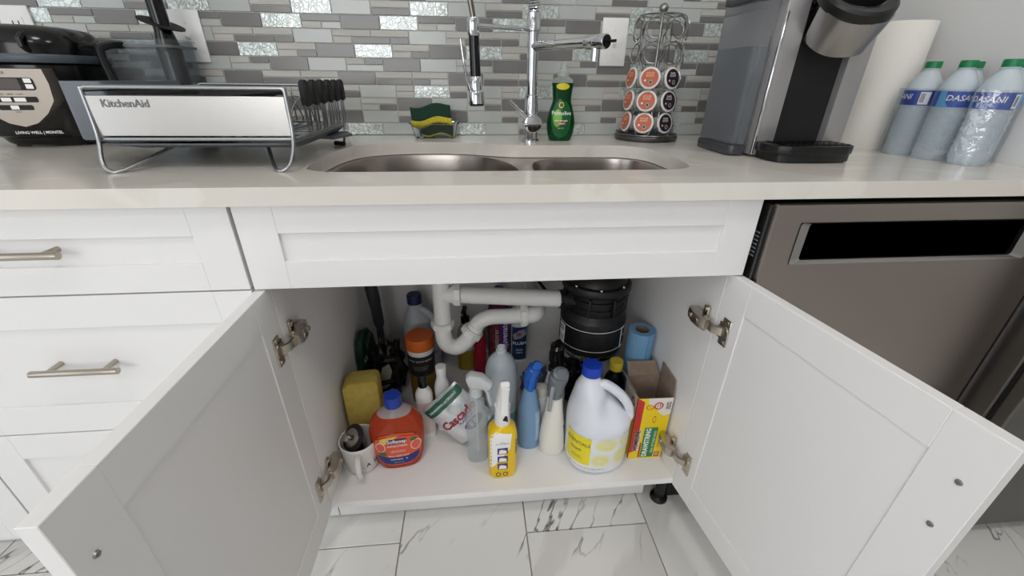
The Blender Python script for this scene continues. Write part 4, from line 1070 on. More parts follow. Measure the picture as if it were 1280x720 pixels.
bm = bmesh.new(); sweep(bm, smooth_path([(-0.034, -0.052, 0.210), (-0.040, -0.085, 0.207), (-0.052, -0.092, 0.196), (-0.050, -0.092, 0.15), (-0.043, -0.088, 0.09), (-0.036, -0.05, 0.07)], 5), [(0.012, 0.008)] * 26, 12, e=3); obj('handle', bm, BLACK, t)
t = thing('hand_blender', 'black hand blender with round splash guard standing in the clear pitcher', 'blender', (-0.788, -0.078, ZC + 0.008))
bm = bmesh.new(); lathe(bm, [(0, 0), (0.016, 0), (0.022, 0.01), (0.022, 0.06), (0.0245, 0.10), (0.026, 0.20), (0.0185, 0.235), (0.0175, 0.30), (0.020, 0.40), (0, 0.402)], 28); obj('body', bm, BLACKG, t)
bm = bmesh.new(); lathe(bm, [(0.019, -0.0012), (0.046, -0.0012), (0.046, 0.0012), (0.019, 0.0012)], 36, M.Translation((0.0, 0, 0.250)) @ M.Rotation(R(19), 4, 'Y') @ M.Rotation(R(6), 4, 'X'), cap=False); obj('splash_guard', bm, BLACKM, t)
# ================================================================== INSIDE THE SINK CABINET
ZS = 0.1418
# ---- drain plumbing
t = thing('drain_pipe', 'white plastic drain pipe with trap under the sink', 'pipe', (-0.160, -0.30, 0.34))
def P3(x, y, z): return (x + 0.160, y + 0.30, z - 0.34)
RP = 0.0235
bm = bmesh.new(); sweep(bm, [P3(-0.158, -0.30, 0.70), P3(-0.160, -0.30, 0.44)], RP, 24); obj('tailpiece', bm, PVC, t)
kk = [P3(-0.161, -0.30, 0.450), P3(-0.161, -0.30, 0.410), P3(-0.152, -0.30, 0.380), P3(-0.126, -0.30, 0.368), P3(-0.100, -0.30, 0.384), P3(-0.080, -0.30, 0.412), P3(-0.066, -0.30, 0.440)]
bm = bmesh.new(); sweep(bm, smooth_path(kk, 6), RP, 24, up=V((0, 1, 0))); obj('trap_bend', bm, PVC, t)
kk = [P3(-0.074, -0.30, 0.424), P3(-0.058, -0.30, 0.450), P3(-0.028, -0.30, 0.464), P3(0.015, -0.30, 0.465), P3(0.075, -0.30, 0.466)]
bm = bmesh.new(); sweep(bm, smooth_path(kk, 6), RP * 0.93, 24, up=V((0, 1, 0))); obj('trap_arm', bm, PVC, t)
kk = [P3(0.070, -0.30, 0.466), P3(0.098, -0.296, 0.466), P3(0.112, -0.27, 0.466), P3(0.113, -0.20, 0.466), P3(0.113, -0.021, 0.466)]
bm = bmesh.new(); sweep(bm, smooth_path(kk, 6), RP, 24, up=V((0, 0, 1))); obj('wall_elbow', bm, PVC, t)
bm = bmesh.new(); sweep(bm, [P3(-0.155, -0.30, 0.543), P3(0.205, -0.31, 0.518)], RP, 24); obj('cross_pipe', bm, PVC, t)
def nut(c, ax, r=0.031, h=0.022):
    ax = V(ax).normalized(); c = V(c); bm = bmesh.new(); x, y = frame(ax); rings = []; n = 32
    for k, s in ((0.90, -0.5), (1.0, -0.42), (1.0, 0.25), (0.93, 0.32), (0.93, 0.5)):
        rings.append([c + ax * (h * s) + (x * math.cos(2 * PI * j / n) + y * math.sin(2 * PI * j / n)) * (r * k * (1.06 if j % 4 == 0 and 0.95 < k else 1)) for j in range(n)])
    loops(bm, rings); obj('slip_nut', bm, PVC, t, ang=25)
nut(P3(-0.161, -0.30, 0.447), (0, 0, -1)); nut(P3(-0.079, -0.30, 0.418), (0.55, 0, 0.83)); nut(P3(0.068, -0.30, 0.466), (1, 0, 0)); nut(P3(-0.118, -0.30, 0.541), (-1, 0, 0))
bm = bmesh.new(); lathe(bm, [(0.0, 0.0), (0.045, 0), (0.045, 0.003), (0.030, 0.010), (0, 0.010)], 28, M.Translation(P3(0.113, -0.0185, 0.466)) @ M.Rotation(R(90), 4, 'X')); obj('wall_flange', bm, PVC, t)
# vent stack behind
bm = bmesh.new(); sweep(bm, [(0.096, -0.075, 0.52), (0.096, -0.075, 0.68)], 0.020, 20); sweep(bm, [(0.096, -0.075, 0.57), (0.096, -0.075, 0.60)], 0.0245, 20); sweep(bm, [(0.096, -0.075, 0.53), (0.096, -0.021, 0.53)], 0.019, 20)
o = obj('vent_pipe', bm, PVC, None); tag(o, 'short white standing pipe high on the cabinet back wall', 'pipe')

# ---- garbage disposal
t = thing('garbage_disposal', 'black garbage disposal hanging under the right sink bowl', 'disposal', (0.272, -0.29, 0.345))
DB = mat('disposal_black', (20, 20, 21), 0.42, bump=(900, 0.15))
bm = bmesh.new(); lathe(bm, [(0, 0.004), (0.080, 0.004), (0.0885, 0.014), (0.0925, 0.024), (0.0935, 0.030), (0.0935, 0.122), (0.091, 0.130), (0.084, 0.137), (0.082, 0.142), (0, 0.142)], 56); obj('motor_housing', bm, DB, t)
bm = bmesh.new(); lathe(bm, [(0.078, 0.0), (0.084, 0.0), (0.0905, 0.010), (0.0905, 0.018), (0.086, 0.020), (0.078, 0.018)], 56, cap=False); obj('bottom_ring', bm, CHROME, t)
bm = bmesh.new(); lathe(bm, [(0, 0.141), (0.080, 0.141), (0.081, 0.155), (0.0835, 0.157), (0.0835, 0.163), (0.080, 0.166), (0.081, 0.180), (0.085, 0.182), (0.085, 0.187), (0.081, 0.189), (0.082, 0.200), (0.093, 0.206), (0.0955, 0.210), (0.0955, 0.224), (0.092, 0.229), (0.083, 0.231), (0.080, 0.238), (0.070, 0.256), (0.05, 0.266), (0.045, 0.285), (0.045, 0.335), (0, 0.335)], 56); gc = obj('grind_chamber', bm, DB, t)
for i in range(8):
    q = R(i * 45 + 20); bm = bmesh.new(); box(bm, V((0.086, 0, 0.172)), (0.010, 0.007, 0.056), 0.001, 1, M.Rotation(q, 4, 'Z')); obj('rib', bm, DB, gc)
    bm = bmesh.new(); cyl(bm, (0.0875 * math.cos(q + 0.3), 0.0875 * math.sin(q + 0.3), 0.228), (0.0875 * math.cos(q + 0.3), 0.0875 * math.sin(q + 0.3), 0.2335), 0.0042, n=12, bev=0.0008); obj('bolt', bm, CHROME, gc)
for z in (0.040, 0.103):
    bm = bmesh.new(); lathe(bm, [(0.0939, z), (0.0939, z + 0.0016)], 64, cap=False); obj('pinstripe', bm, WINK, t)
fc = lambda off: (lambda x, z: V(((0.0936 + off) * math.sin(x / 0.0936), -(0.0936 + off) * math.cos(x / 0.0936), z)))
f1, f2 = fc(0.0005), fc(0.0009)
lb = pr('label', patch(f1, -0.142, -0.112, 0.036, 0.098, 8, 4), WINK, t)
for j in range(3): pr('label_bar', patch(f2, -0.139, -0.115, 0.090 - j * 0.006, 0.0935 - j * 0.006, 6, 1), INK, lb)
text('DISPOSER\n1/2 HP\n120V 60HZ', 0.0058, lambda x, y: f2(x - 0.127, y + 0.055), INK, lb)
lb = pr('label', patch(f1, 0.070, 0.076, 0.036, 0.104, 2, 4), WINK, t); pr('label_foot', patch(f1, 0.076, 0.092, 0.036, 0.041, 4, 1), WINK, lb); pr('label_top', patch(f1, 0.076, 0.092, 0.099, 0.104, 4, 1), WINK, lb); pr('logo_dot', disc(f1, 0.086, 0.075, 0.004, 0.005), WINK, lb)
bm = bmesh.new(); cyl(bm, (-0.070, -0.018, 0.174), (-0.108, -0.021, 0.176), 0.026, n=24); cyl(bm, (-0.098, -0.022, 0.148), (-0.098, -0.022, 0.204), 0.006, n=10); obj('outlet_elbow', bm, DB, t)
bm = bmesh.new(); cyl(bm, (-0.104, -0.050, 0.180), (-0.104, -0.056, 0.180), 0.0055, n=6); obj('bolt', bm, CHROME, t)
bm = bmesh.new(); sweep(bm, smooth_path([(-0.05, 0.07, 0.14), (-0.10, 0.10, 0.12), (-0.15, 0.16, 0.16), (-0.20, 0.22, 0.20), (-0.21, 0.262, 0.24)], 6), 0.0045, 8); obj('power_cord', bm, BLACKM, t)
# braided supply hoses
BRD = mat('braided_steel', (120, 116, 110), 0.4, 0.8, bump=(700, 0.8))
for i, (x, x2, lb) in enumerate(((0.005, 0.03, 'braided steel supply hose beside the purple bottle'), (0.165, 0.12, 'braided steel supply hose looping behind the disposal'))):
    t = thing('supply_hose', lb, 'hose', (x, -0.021, 0.50), group='braided supply hoses')
    bm = bmesh.new(); sweep(bm, smooth_path([(0, -0.03, 0.0), (0, -0.034, 0.05), (x2 - x, -0.05, 0.12), (x2 - x, -0.06, 0.20)], 6), 0.0055, 10); obj('hose', bm, BRD, t)
    bm = bmesh.new(); cyl(bm, (0, 0, 0), (0, -0.03, 0), 0.007, n=14); cyl(bm, (0, -0.03, -0.012), (0, -0.03, 0.012), 0.010, n=14); obj('stop_valve', bm, mat('brass', (166, 130, 84), 0.3, 1.0), t)
    bm = bmesh.new(); cyl(bm, (0, -0.040, 0), (0, -0.052, 0), 0.011, n=10); obj('valve_knob', bm, CHROME, t)

# ---- hand soap refill
ORNG = mat('orange_soap', (206, 76, 40), 0.08, 0, 0.45, 1.33)
HAZE = thin('thin_clear_shell', 0.3, (236, 222, 214))
BLUEC = mat('blue_cap', (30, 62, 158), 0.4)
t = thing('hand_soap_refill', 'wide orange hand soap refill bottle with blue cap next to the mug', 'bottle', (-0.280, -0.490, ZS), 6)
pf = Prof([(0, 0.046, 0.026, 2.8), (0.004, 0.053, 0.031, 2.8), (0.03, 0.062, 0.035, 2.6), (0.075, 0.068, 0.037, 2.5), (0.110, 0.0695, 0.037, 2.5), (0.135, 0.066, 0.036, 2.5), (0.158, 0.056, 0.033, 2.4), (0.174, 0.040, 0.028, 2.2), (0.184, 0.024, 0.021, 2.0), (0.190, 0.0175, 0.0175, 2.0), (0.196, 0.0165, 0.0165, 2.0)])
obj('liquid_body', pf.mesh(48, 0, 0.172), ORNG, t)
obj('shoulder', pf.mesh(48, 0.1722, 0.196), HAZE, t)
bm = bmesh.new()   # two embossed ridges
for z in (0.118, 0.126):
    f = pf.front(0.0002); sweep(bm, [f(-0.052 + 0.104 * i / 20, z + 0.010 * math.cos(PI * (i / 20 - 0.5)) - 0.006) for i in range(21)], 0.0016, 6)
obj('ridge', bm, ORNG, t)
ribcap(t, BLUEC, 0.194, 0.0215, 0.030)
f, g2, g3, g4 = [(lambda q: (lambda x, z: q(x, 0.016 + (z - 0.014) * 1.17)))(pf.front(o_)) for o_ in (0.0006, 0.0010, 0.0014, 0.0018)]
lb = pr('label', disc(f, 0, 0.063, 0.058, 0.049, e=2.7, n=36, rings=6), mat('soap_label_orange', (222, 92, 58), 0.35), t)
pr('label_swash', polypatch(g2, [(-0.040, 0.097), (-0.020, 0.1055), (0.010, 0.1065), (-0.012, 0.094), (-0.034, 0.080), (-0.046, 0.082)]), mat('soap_label_yellow', (238, 196, 96), 0.35), lb)
pr('label_base', polypatch(g2, [(-0.0545, 0.050), (-0.025, 0.043), (0.0, 0.041), (0.025, 0.043), (0.0545, 0.050), (0.050, 0.034), (0.038, 0.0225), (0.018, 0.0185), (0, 0.018), (-0.018, 0.0185), (-0.038, 0.0225), (-0.050, 0.034)]), mat('soap_label_navy', (38, 44, 118), 0.35), lb)
pr('logo_panel', polypatch(g3, rrect(-0.025, 0.025, 0.083, 0.096, 0.004, 3)), mat('soap_logo_navy', (44, 26, 96), 0.35), lb)
text('Softsoap', 0.0140, lambda x, y: g4(x, y + 0.0895), WINK, lb, bold=0.02)
text('ANTIBACTERIAL', 0.0070, lambda x, y: g2(x, y + 0.0755), WINK, lb, bold=0.01)
text('moisturizing with aloe\nwashes away bacteria', 0.0042, lambda x, y: g2(x, y + 0.0600), WINK, lb)
text('REFILL HAND SOAP', 0.0060, lambda x, y: g3(x, y + 0.0455), WINK, lb, bold=0.015)
text('CLEAN RINSE     50', 0.0052, lambda x, y: g3(x, y + 0.0345), WINK, lb, bold=0.02)
text('50 FL OZ 1.47 L', 0.0038, lambda x, y: g3(x, y + 0.0245), WINK, lb)
for cx_, cz_, r_ in ((-0.042, 0.073, 0.0125), (0.046, 0.070, 0.0135)):
    pr('fruit', disc(g2, cx_, cz_, r_, r_ * 1.1), mat('fruit_rind', (246, 226, 200), 0.4), lb); pr('fruit_flesh', disc(g3, cx_, cz_, r_ * 0.85, r_ * 0.95), mat('fruit_pink', (226, 96, 88), 0.4), lb)
pr('leaf', disc(g3, -0.038, 0.054, 0.010, 0.0055), mat('leaf_green', (52, 112, 62), 0.4), lb); pr('leaf', disc(g3, 0.042, 0.088, 0.009, 0.005), mat('leaf_green'), lb)

# ---- mug with sink stopper
CER = mat('white_ceramic', (226, 222, 218), 0.2)
t = thing('mug', 'white ceramic mug with black lettering at the front left corner', 'mug', (-0.378, -0.500, ZS), 0)
t.scale = (1.08, 1.08, 1.04)
bm = bmesh.new(); lathe(bm, [(0, 0.0), (0.030, 0.0), (0.033, 0.003), (0.038, 0.010), (0.044, 0.085), (0.0445, 0.092), (0.0435, 0.0935), (0.041, 0.092), (0.040, 0.085), (0.0345, 0.010), (0, 0.008)], 48); obj('cup', bm, CER, t)
bm = bmesh.new(); qh = R(-80); hd = V((math.cos(qh), math.sin(qh), 0))
sweep(bm, smooth_path([tuple(hd * 0.040 + V((0, 0, 0.078))), tuple(hd * 0.058 + V((0, 0, 0.080))), tuple(hd * 0.070 + V((0, 0, 0.062))), tuple(hd * 0.066 + V((0, 0, 0.034))), tuple(hd * 0.050 + V((0, 0, 0.018))), tuple(hd * 0.037 + V((0, 0, 0.018)))], 6), [(0.0065, 0.0050)] * 31, 12); obj('handle', bm, CER, t)
mp_ = lambda x, z: V(((0.0384 + 0.0007 + (z - 0.01) * 0.08) * math.cos(qh + 0.33 + x / 0.042), (0.0384 + 0.0007 + (z - 0.01) * 0.08) * math.sin(qh + 0.33 + x / 0.042), z))
text('ADVENTURE', 0.0165, lambda x, y: mp_(x, y + 0.036), INK, t, sx=1.0, align='LEFT', maxe=0.004, space=2.15, bold=0.01)
t = thing('sink_stopper', 'chrome sink stopper with black rubber ring sitting in the mug', 'stopper', (-0.382, -0.500, ZS + 0.010), rot=(0, 0, 0))
sm = M.Translation((-0.006, -0.006, 0.094)) @ M.Rotation(R(38), 4, 'X') @ M.Rotation(R(-32), 4, 'Y')
bm = bmesh.new(); cyl(bm, (0.004, 0.004, 0.0), (-0.003, 0.0, 0.09), 0.013, n=20); obj('basket', bm, BLACKM, t)
bm = bmesh.new(); lathe(bm, [(0, -0.006), (0.026, -0.006), (0.034, -0.002), (0.034, 0.001), (0.028, 0.003), (0, 0.003)], 36, sm); obj('rubber_ring', bm, BLACKM, t)
bm = bmesh.new(); lathe(bm, [(0, 0.002), (0.024, 0.002), (0.023, 0.006), (0.014, 0.009), (0.006, 0.011), (0.005, 0.017), (0.010, 0.020), (0.0115, 0.024), (0.009, 0.029), (0, 0.0305)], 32, sm); obj('knob', bm, mat('worn_chrome', (170, 166, 160), 0.22, 1.0), t)

# ---- big yellow sponge behind the mug
t = thing('cleaning_sponge', 'big plain yellow cleaning sponge standing behind the mug', 'sponge', (-0.378, -0.400, ZS), 5)
bm = bmesh.new(); prism(bm, [(-0.046, 0.0), (0.046, 0.0), (0.046, 0.205), (0.038, 0.214), (-0.026, 0.214), (-0.046, 0.196)], -0.030, 0.030, M.Rotation(R(90), 4, 'X'), bev=0.006); obj('foam', bm, mat('foam_yellow', (206, 184, 96), 0.95, bump=(350, 0.8), var=((196, 170, 80), 60)), t)

# ---- two white lotion bottles
t = thing('white_bottle', 'slim white bottle with black cap right of the soap refill', 'bottle', (-0.216, -0.407, ZS), 10)
pf = Prof([(0, 0.020, 0.014, 3), (0.004, 0.0235, 0.017, 3), (0.13, 0.0235, 0.017, 3), (0.155, 0.022, 0.0165, 2.6), (0.170, 0.015, 0.014, 2.2), (0.178, 0.0105, 0.0105, 2)])
obj('body', pf.mesh(32), WPLAS, t); pr('label', patch(pf.front(0.0005), -0.019, 0.019, 0.02, 0.13, 8, 6), mat('pale_pink_label', (228, 208, 202), 0.5), t)
bm = bmesh.new(); lathe(bm, [(0, 0.178), (0.0125, 0.178), (0.0125, 0.214), (0.0105, 0.217), (0, 0.217)], 28); obj('cap', bm, BLACKG, t)
t = thing('white_bottle', 'plain white bottle with white cap beside the black-capped bottle', 'bottle', (-0.168, -0.378, ZS), 0)
pf = Prof([(0, 0.019, 0.015, 2.6), (0.004, 0.022, 0.018, 2.6), (0.12, 0.022, 0.018, 2.6), (0.150, 0.0215, 0.018, 2.4), (0.172, 0.0165, 0.0155, 2.2), (0.186, 0.0125, 0.0125, 2)])
obj('body', pf.mesh(32), WPLAS, t)
bm = bmesh.new(); lathe(bm, [(0, 0.186), (0.0135, 0.186), (0.0150, 0.216), (0.0145, 0.219), (0.010, 0.2205), (0, 0.2205)], 28); obj('cap', bm, WPLAS, t)

# ---- dishwasher tablet pouch
SILVF = mat('pouch_silver', (206, 208, 210), 0.32, 0.35, bump=(40, 0.5))
t = thing('detergent_pouch', 'crumpled silver dishwasher detergent pouch leaning on its corner', 'pouch', (-0.126, -0.436, ZS + 0.104))
t.rotation_euler = (M.Rotation(R(-8), 4, 'X') @ M.Rotation(R(-44), 4, 'Y')).to_euler()
bm = bmesh.new(); NX, NZ = 18, 18; hw, hh = 0.066, 0.072
def pth(u, v):
    e_ = (1 - abs(u) ** 3) * (1 - max(v, -v * 0.55) ** 3); return max(e_, 0) ** 0.6 * 0.020 * (1.25 - 0.4 * v)
def pw(u, v, s): return V((u * hw * (1 - 0.03 * math.sin(3 * v)), s * pth(u, v) + 0.0022 * math.sin(9 * u + 5 * v) * (1 - abs(u)) , v * hh))
for s in (-1, 1):
    g_ = [[bm.verts.new(pw(-1 + 2 * i / NX, -1 + 2 * j / NZ, s)) for i in range(NX + 1)] for j in range(NZ + 1)]
    for j in range(NZ):
        for i in range(NX): bm.faces.new((g_[j][i], g_[j][i + 1], g_[j + 1][i + 1], g_[j + 1][i]))
bmesh.ops.remove_doubles(bm, verts=bm.verts, dist=1e-5); obj('bag', bm, SILVF, t)
def pm(off): return lambda x, z: pw(max(-1, min(1, x / hw)), max(-1, min(1, z / hh)), -1) + V((0, -off, 0))
a1, a2, a3 = pm(0.0010), pm(0.0016), pm(0.0022)
st = pr('zip_strip', polypatch(a1, rrect(-0.062, 0.066, 0.040, 0.066, 0.006, 3)), mat('strip_green', (44, 98, 78), 0.4), t)
text('DISHWASHER DETERGENT', 0.0085, lambda x, y: a2(x, y + 0.053), WINK, st, bold=0.01)
pr('loop_print', disc(a1, 0.012, 0.018, 0.024, 0.024, r0=0.6, rings=2), mat('pouch_grey', (186, 190, 194), 0.35, 0.3), t)
CRED = mat('label_crimson', (150, 28, 44), 0.4)
text('Cascade', 0.034, lambda x, y: a2(x + 0.004, y - 0.002), CRED, t, bold=0.03)
text('PLATINUM', 0.010, lambda x, y: a2(x + 0.016, y - 0.019), mat('label_violet', (66, 44, 122), 0.4), t, bold=0.02)
pr('badge', disc(a1, 0.022, -0.040, 0.030, 0.014), mat('label_violet'), t); text('E 0', 0.018, lambda x, y: a3(x + 0.022, y - 0.040), WINK, t, bold=0.02)

# ---- clear spray bottle
FROST = thin('frosted_clear', 0.6, rough=0.3)
t = thing('clear_spray_bottle', 'empty clear ribbed spray bottle with frosted trigger head', 'spray bottle', (-0.073, -0.497, ZS), 0)
keys = [(0, 0.022, 0.019, 3), (0.004, 0.027, 0.023, 3), (0.045, 0.0285, 0.024, 2.8), (0.060, 0.026, 0.0225, 2.6), (0.075, 0.0285, 0.024, 2.6)]
for i in range(4): keys += [(0.092 + i * 0.016, 0.0275, 0.0235, 2.5), (0.100 + i * 0.016, 0.029, 0.0245, 2.5)]
keys += [(0.166, 0.024, 0.022, 2.2), (0.182, 0.021, 0.020, 2.1), (0.196, 0.022, 0.021, 2.1), (0.214, 0.0145, 0.0145, 2), (0.226, 0.013, 0.013, 2)]
pf = Prof(keys, 3); obj('bottle', pf.mesh(36), thin('pet_clear', 0.26), t)
bm = bmesh.new(); cyl(bm, (0.002, 0, 0.02), (0, 0, 0.225), 0.0025, n=8); obj('dip_tube', bm, FROST, t)
bm = bmesh.new(); lathe(bm, [(0.0, 0.218), (0.0165, 0.218), (0.0165, 0.240), (0.013, 0.243), (0, 0.243)], 24)
sweep(bm, [(-0.020, 0, 0.262), (-0.012, 0, 0.264), (0.012, -0.004, 0.262), (0.030, -0.010, 0.254), (0.038, -0.012, 0.250)], [(0.013, 0.012), (0.014, 0.022), (0.014, 0.020), (0.012, 0.013), (0.009, 0.010)], 14, e=4); hd_ = obj('spray_head', bm, FROST, t)
bm = bmesh.new(); sweep(bm, [(0.020, -0.006, 0.246), (0.031, -0.010, 0.232), (0.034, -0.012, 0.212), (0.039, -0.014, 0.196)], [(0.008, 0.004)] * 4, 10, e=3); obj('trigger', bm, FROST, hd_)

# ---- yellow spray bottle
YEL = mat('bottle_yellow', (238, 198, 26), 0.3); PURP = mat('print_purple', (74, 50, 112), 0.4)
t = thing('yellow_spray_bottle', 'yellow spray bottle with white trigger at the front of the shelf', 'spray bottle', (-0.010, -0.546, ZS), 4)
pf = Prof([(0, 0.030, 0.024, 3.2), (0.004, 0.034, 0.028, 3.2), (0.02, 0.036, 0.029, 3.2), (0.120, 0.0365, 0.029, 3.2), (0.150, 0.034, 0.028, 3), (0.164, 0.024, 0.024, 2.4), (0.170, 0.0195, 0.0195, 2.1)])
obj('bottle', pf.mesh(44), YEL, t)
f = pf.front(0.0006); g2 = pf.front(0.0011); g3 = pf.front(0.0016)
lb = pr('label', polypatch(f, [(-0.034, 0.04), (-0.030, 0.04), (-0.012, 0.075), (0.016, 0.105), (0.020, 0.152), (-0.018, 0.160), (-0.033, 0.146)]), WINK, t)
for z in (0.100, 0.072, 0.046):
    b_ = pr('icon', patch(g2, -0.016, 0.010, z - 0.0105, z + 0.0105, 6, 4), PURP, t); pr('icon_print', polypatch(g3, [(-0.013, z - 0.008), (0.007, z - 0.008), (0.006, z + 0.002), (-0.002, z - 0.001), (-0.005, z + 0.006), (-0.011, z + 0.005)]), WINK, b_)
b_ = pr('symbol_panel', polypatch(f, rrect(-0.024, 0.014, 0.008, 0.028, 0.003, 3)), mat('symbol_yellow', (226, 190, 40), 0.35), t)
for x_ in (-0.014, 0.004): pr('symbol', disc(g2, x_, 0.018, 0.0065, 0.0075, r0=0.7, rings=1), INK, b_)
text('PULL\nOUT TO SPRAY', 0.005, lambda x, y: g2(x - 0.003, y + 0.126), INK, t)
ta = pf.around(0.95, 0.0008); text('SPRAY', 0.017, lambda x, y: ta(y * -1, 0.105 + x), mat('print_dark', (60, 40, 20), 0.4), t, bold=0.02)
bm = bmesh.new(); lathe(bm, [(0.019, 0.166), (0.0195, 0.170), (0.0175, 0.215), (0.0190, 0.217), (0.0190, 0.224), (0.015, 0.226), (0, 0.226)], 32); cl = obj('collar', bm, WPLAS, t)
pr('arrow_print', polypatch(lambda x, z: V((x, -0.0188, z)), [(-0.002, 0.190), (0.008, 0.212), (0.012, 0.184)]), INK, cl)
bm = bmesh.new(); sweep(bm, [(0, 0.004, 0.222), (0, 0.0, 0.240), (0.002, -0.008, 0.275), (0.003, -0.018, 0.298), (0.003, -0.026, 0.306)], [(0.0150, 0.016), (0.0145, 0.016), (0.0125, 0.015), (0.0120, 0.012), (0.0105, 0.006)], 16, e=3.5, up=V((0, 1, 0))); hd_ = obj('spray_head', bm, WPLAS, t)
bm = bmesh.new(); sweep(bm, [(0.003, -0.030, 0.296), (0.002, -0.028, 0.262), (0.001, -0.030, 0.238), (0, -0.036, 0.222)], [(0.0095, 0.004), (0.0090, 0.0035), (0.009, 0.0035), (0.0085, 0.003)], 12, e=3, up=V((0, 1, 0))); obj('trigger', bm, WPLAS, hd_)

# ---- large translucent refill bottle
t = thing('refill_bottle', 'large uncapped translucent bottle with pale blue liquid in the middle', 'bottle', (-0.003, -0.402, ZS), 0)
pf = Prof([(0, 0.036, 0.032, 3), (0.005, 0.042, 0.037, 3), (0.03, 0.0445, 0.039, 2.8), (0.180, 0.0445, 0.039, 2.6), (0.225, 0.042, 0.037, 2.4), (0.252, 0.033, 0.030, 2.1), (0.268, 0.020, 0.019, 2), (0.275, 0.0125, 0.0125, 2), (0.280, 0.0115, 0.0115, 2), (0.292, 0.0110, 0.0110, 2)])
obj('bottle', pf.mesh(40, 0.0905), mat('milky_plastic', (214, 224, 230), 0.35, 0, 0.25, 1.3, sss=0.2), t)
obj('liquid', pf.mesh(40, 0, 0.090), mat('blue_green_liquid', (126, 178, 186), 0.3, 0, 0.25, 1.3), t)
bm = bmesh.new(); torus(bm, (0, 0, 0.281), 0.0125, 0.0015, n=24, k=6); cyl(bm, (0, 0, 0.2905), (0, 0, 0.2935), 0.0095, n=20); obj('neck_ring', bm, WPLAS, t)

# ---- blue spray bottle
LBL = mat('light_blue_plastic', (132, 168, 206), 0.3, 0, 0.15, 1.35)
t = thing('blue_spray_bottle', 'light blue spray bottle with dark blue sprayer head', 'spray bottle', (0.070, -0.458, ZS), -4)
pf = Prof([(0, 0.026, 0.024, 2.4), (0.004, 0.030, 0.028, 2.4), (0.06, 0.0315, 0.029, 2.3), (0.12, 0.029, 0.027, 2.2), (0.165, 0.022, 0.021, 2), (0.195, 0.0165, 0.0165, 2), (0.206, 0.017, 0.017, 2)])
obj('bottle', pf.mesh(36), LBL, t); pr('label', patch(pf.around(0.9, 0.0006), -0.012, 0.03, 0.03, 0.13, 8, 6), mat('label_sky', (170, 196, 222), 0.4), t)
bm = bmesh.new(); sweep(bm, smooth_path([(0, 0, 0.200), (0.0, 0.0, 0.222), (0.002, -0.004, 0.245), (0.009, -0.010, 0.268), (0.014, -0.020, 0.284), (0.015, -0.028, 0.289)], 4), [(0.0165, 0.0165)] * 4 + [(0.0185, 0.018)] * 5 + [(0.017, 0.016)] * 4 + [(0.0125, 0.012)] * 4 + [(0.010, 0.009)] * 4, 18, e=2.6, up=V((0, 1, 0))); hd_ = obj('spray_head', bm, mat('royal_blue_plastic', (26, 92, 186), 0.3), t)
bm = bmesh.new(); sweep(bm, [(0.010, -0.020, 0.272), (0.004, -0.024, 0.250), (0.0, -0.026, 0.226), (-0.002, -0.032, 0.210)], [(0.007, 0.0035)] * 4, 10, e=3, up=V((0, 1, 0))); obj('trigger', bm, mat('royal_blue_plastic'), hd_)

# ---- white spray bottle with grey head
t = thing('white_spray_bottle', 'white spray bottle with grey sprayer head and clear trigger left of the jug', 'spray bottle', (0.132, -0.484, ZS), -6)
pf = Prof([(0, 0.030, 0.026, 2.5), (0.004, 0.034, 0.029, 2.5), (0.03, 0.0355, 0.030, 2.4), (0.08, 0.0325, 0.028, 2.3), (0.13, 0.0255, 0.024, 2.2), (0.165, 0.0215, 0.021, 2), (0.185, 0.0195, 0.0195, 2)])
obj('bottle', pf.mesh(36), mat('ivory_plastic', (232, 230, 222), 0.3), t); pr('label', patch(pf.around(1.35, 0.0007), -0.012, 0.016, 0.03, 0.10, 6, 6), mat('label_green_grey', (98, 118, 98), 0.4), t)
GH = mat('grey_sprayer', (112, 118, 124), 0.22)
bm = bmesh.new(); sweep(bm, smooth_path([(0, 0.004, 0.182), (0.001, 0.004, 0.205), (0.003, 0.0, 0.232), (0.006, -0.008, 0.258), (0.009, -0.018, 0.274), (0.010, -0.024, 0.279)], 4), [(0.0190, 0.019)] * 4 + [(0.0225, 0.021)] * 5 + [(0.0245, 0.021)] * 4 + [(0.020, 0.017)] * 4 + [(0.012, 0.010)] * 4, 18, e=2.3, up=V((0, 1, 0))); hd_ = obj('spray_head', bm, GH, t)
bm = bmesh.new(); sweep(bm, smooth_path([(-0.008, -0.018, 0.232), (-0.012, -0.026, 0.214), (-0.014, -0.030, 0.190), (-0.016, -0.032, 0.165)], 4), [(0.0055, 0.004)] * 13, 10, e=2.6, up=V((0, 1, 0))); obj('trigger', bm, mat('clear_grey_trigger', (176, 182, 186), 0.15, 0, 0.4), hd_)

# ---- big white jug
JUG = mat('white_hdpe', (226, 230, 238), 0.32, sss=0.1)
t = thing('bleach_jug', 'big white plastic jug with blue cap, moulded handle and lemon-print label', 'jug', (0.243, -0.515, ZS), 0)
pf = Prof([(0, 0.062, 0.060, 2.3), (0.004, 0.070, 0.067, 2.3), (0.014, 0.0765, 0.073, 2.3), (0.03, 0.079, 0.0755, 2.3), (0.130, 0.081, 0.0765, 2.3), (0.158, 0.080, 0.075, 2.25), (0.180, 0.068, 0.068, 2.1, -0.010, 0), (0.210, 0.051, 0.058, 2.0, -0.020, 0.002), (0.240, 0.037, 0.043, 2.0, -0.029, 0), (0.262, 0.026, 0.029, 2.0, -0.031, 0), (0.274, 0.0205, 0.0205, 2.0, -0.031, 0), (0.286, 0.0200, 0.0200, 2, -0.031, 0)])
bm = pf.mesh(72)
for v in bm.verts:      # hand hold pressed into the front beside the handle
    if v.co.y < 0 and 0.15 < v.co.z < 0.26: v.co.y += 0.024 * math.exp(-((v.co.x - 0.012) / 0.024) ** 2 - ((v.co.z - 0.205) / 0.026) ** 2)
obj('body', bm, JUG, t)
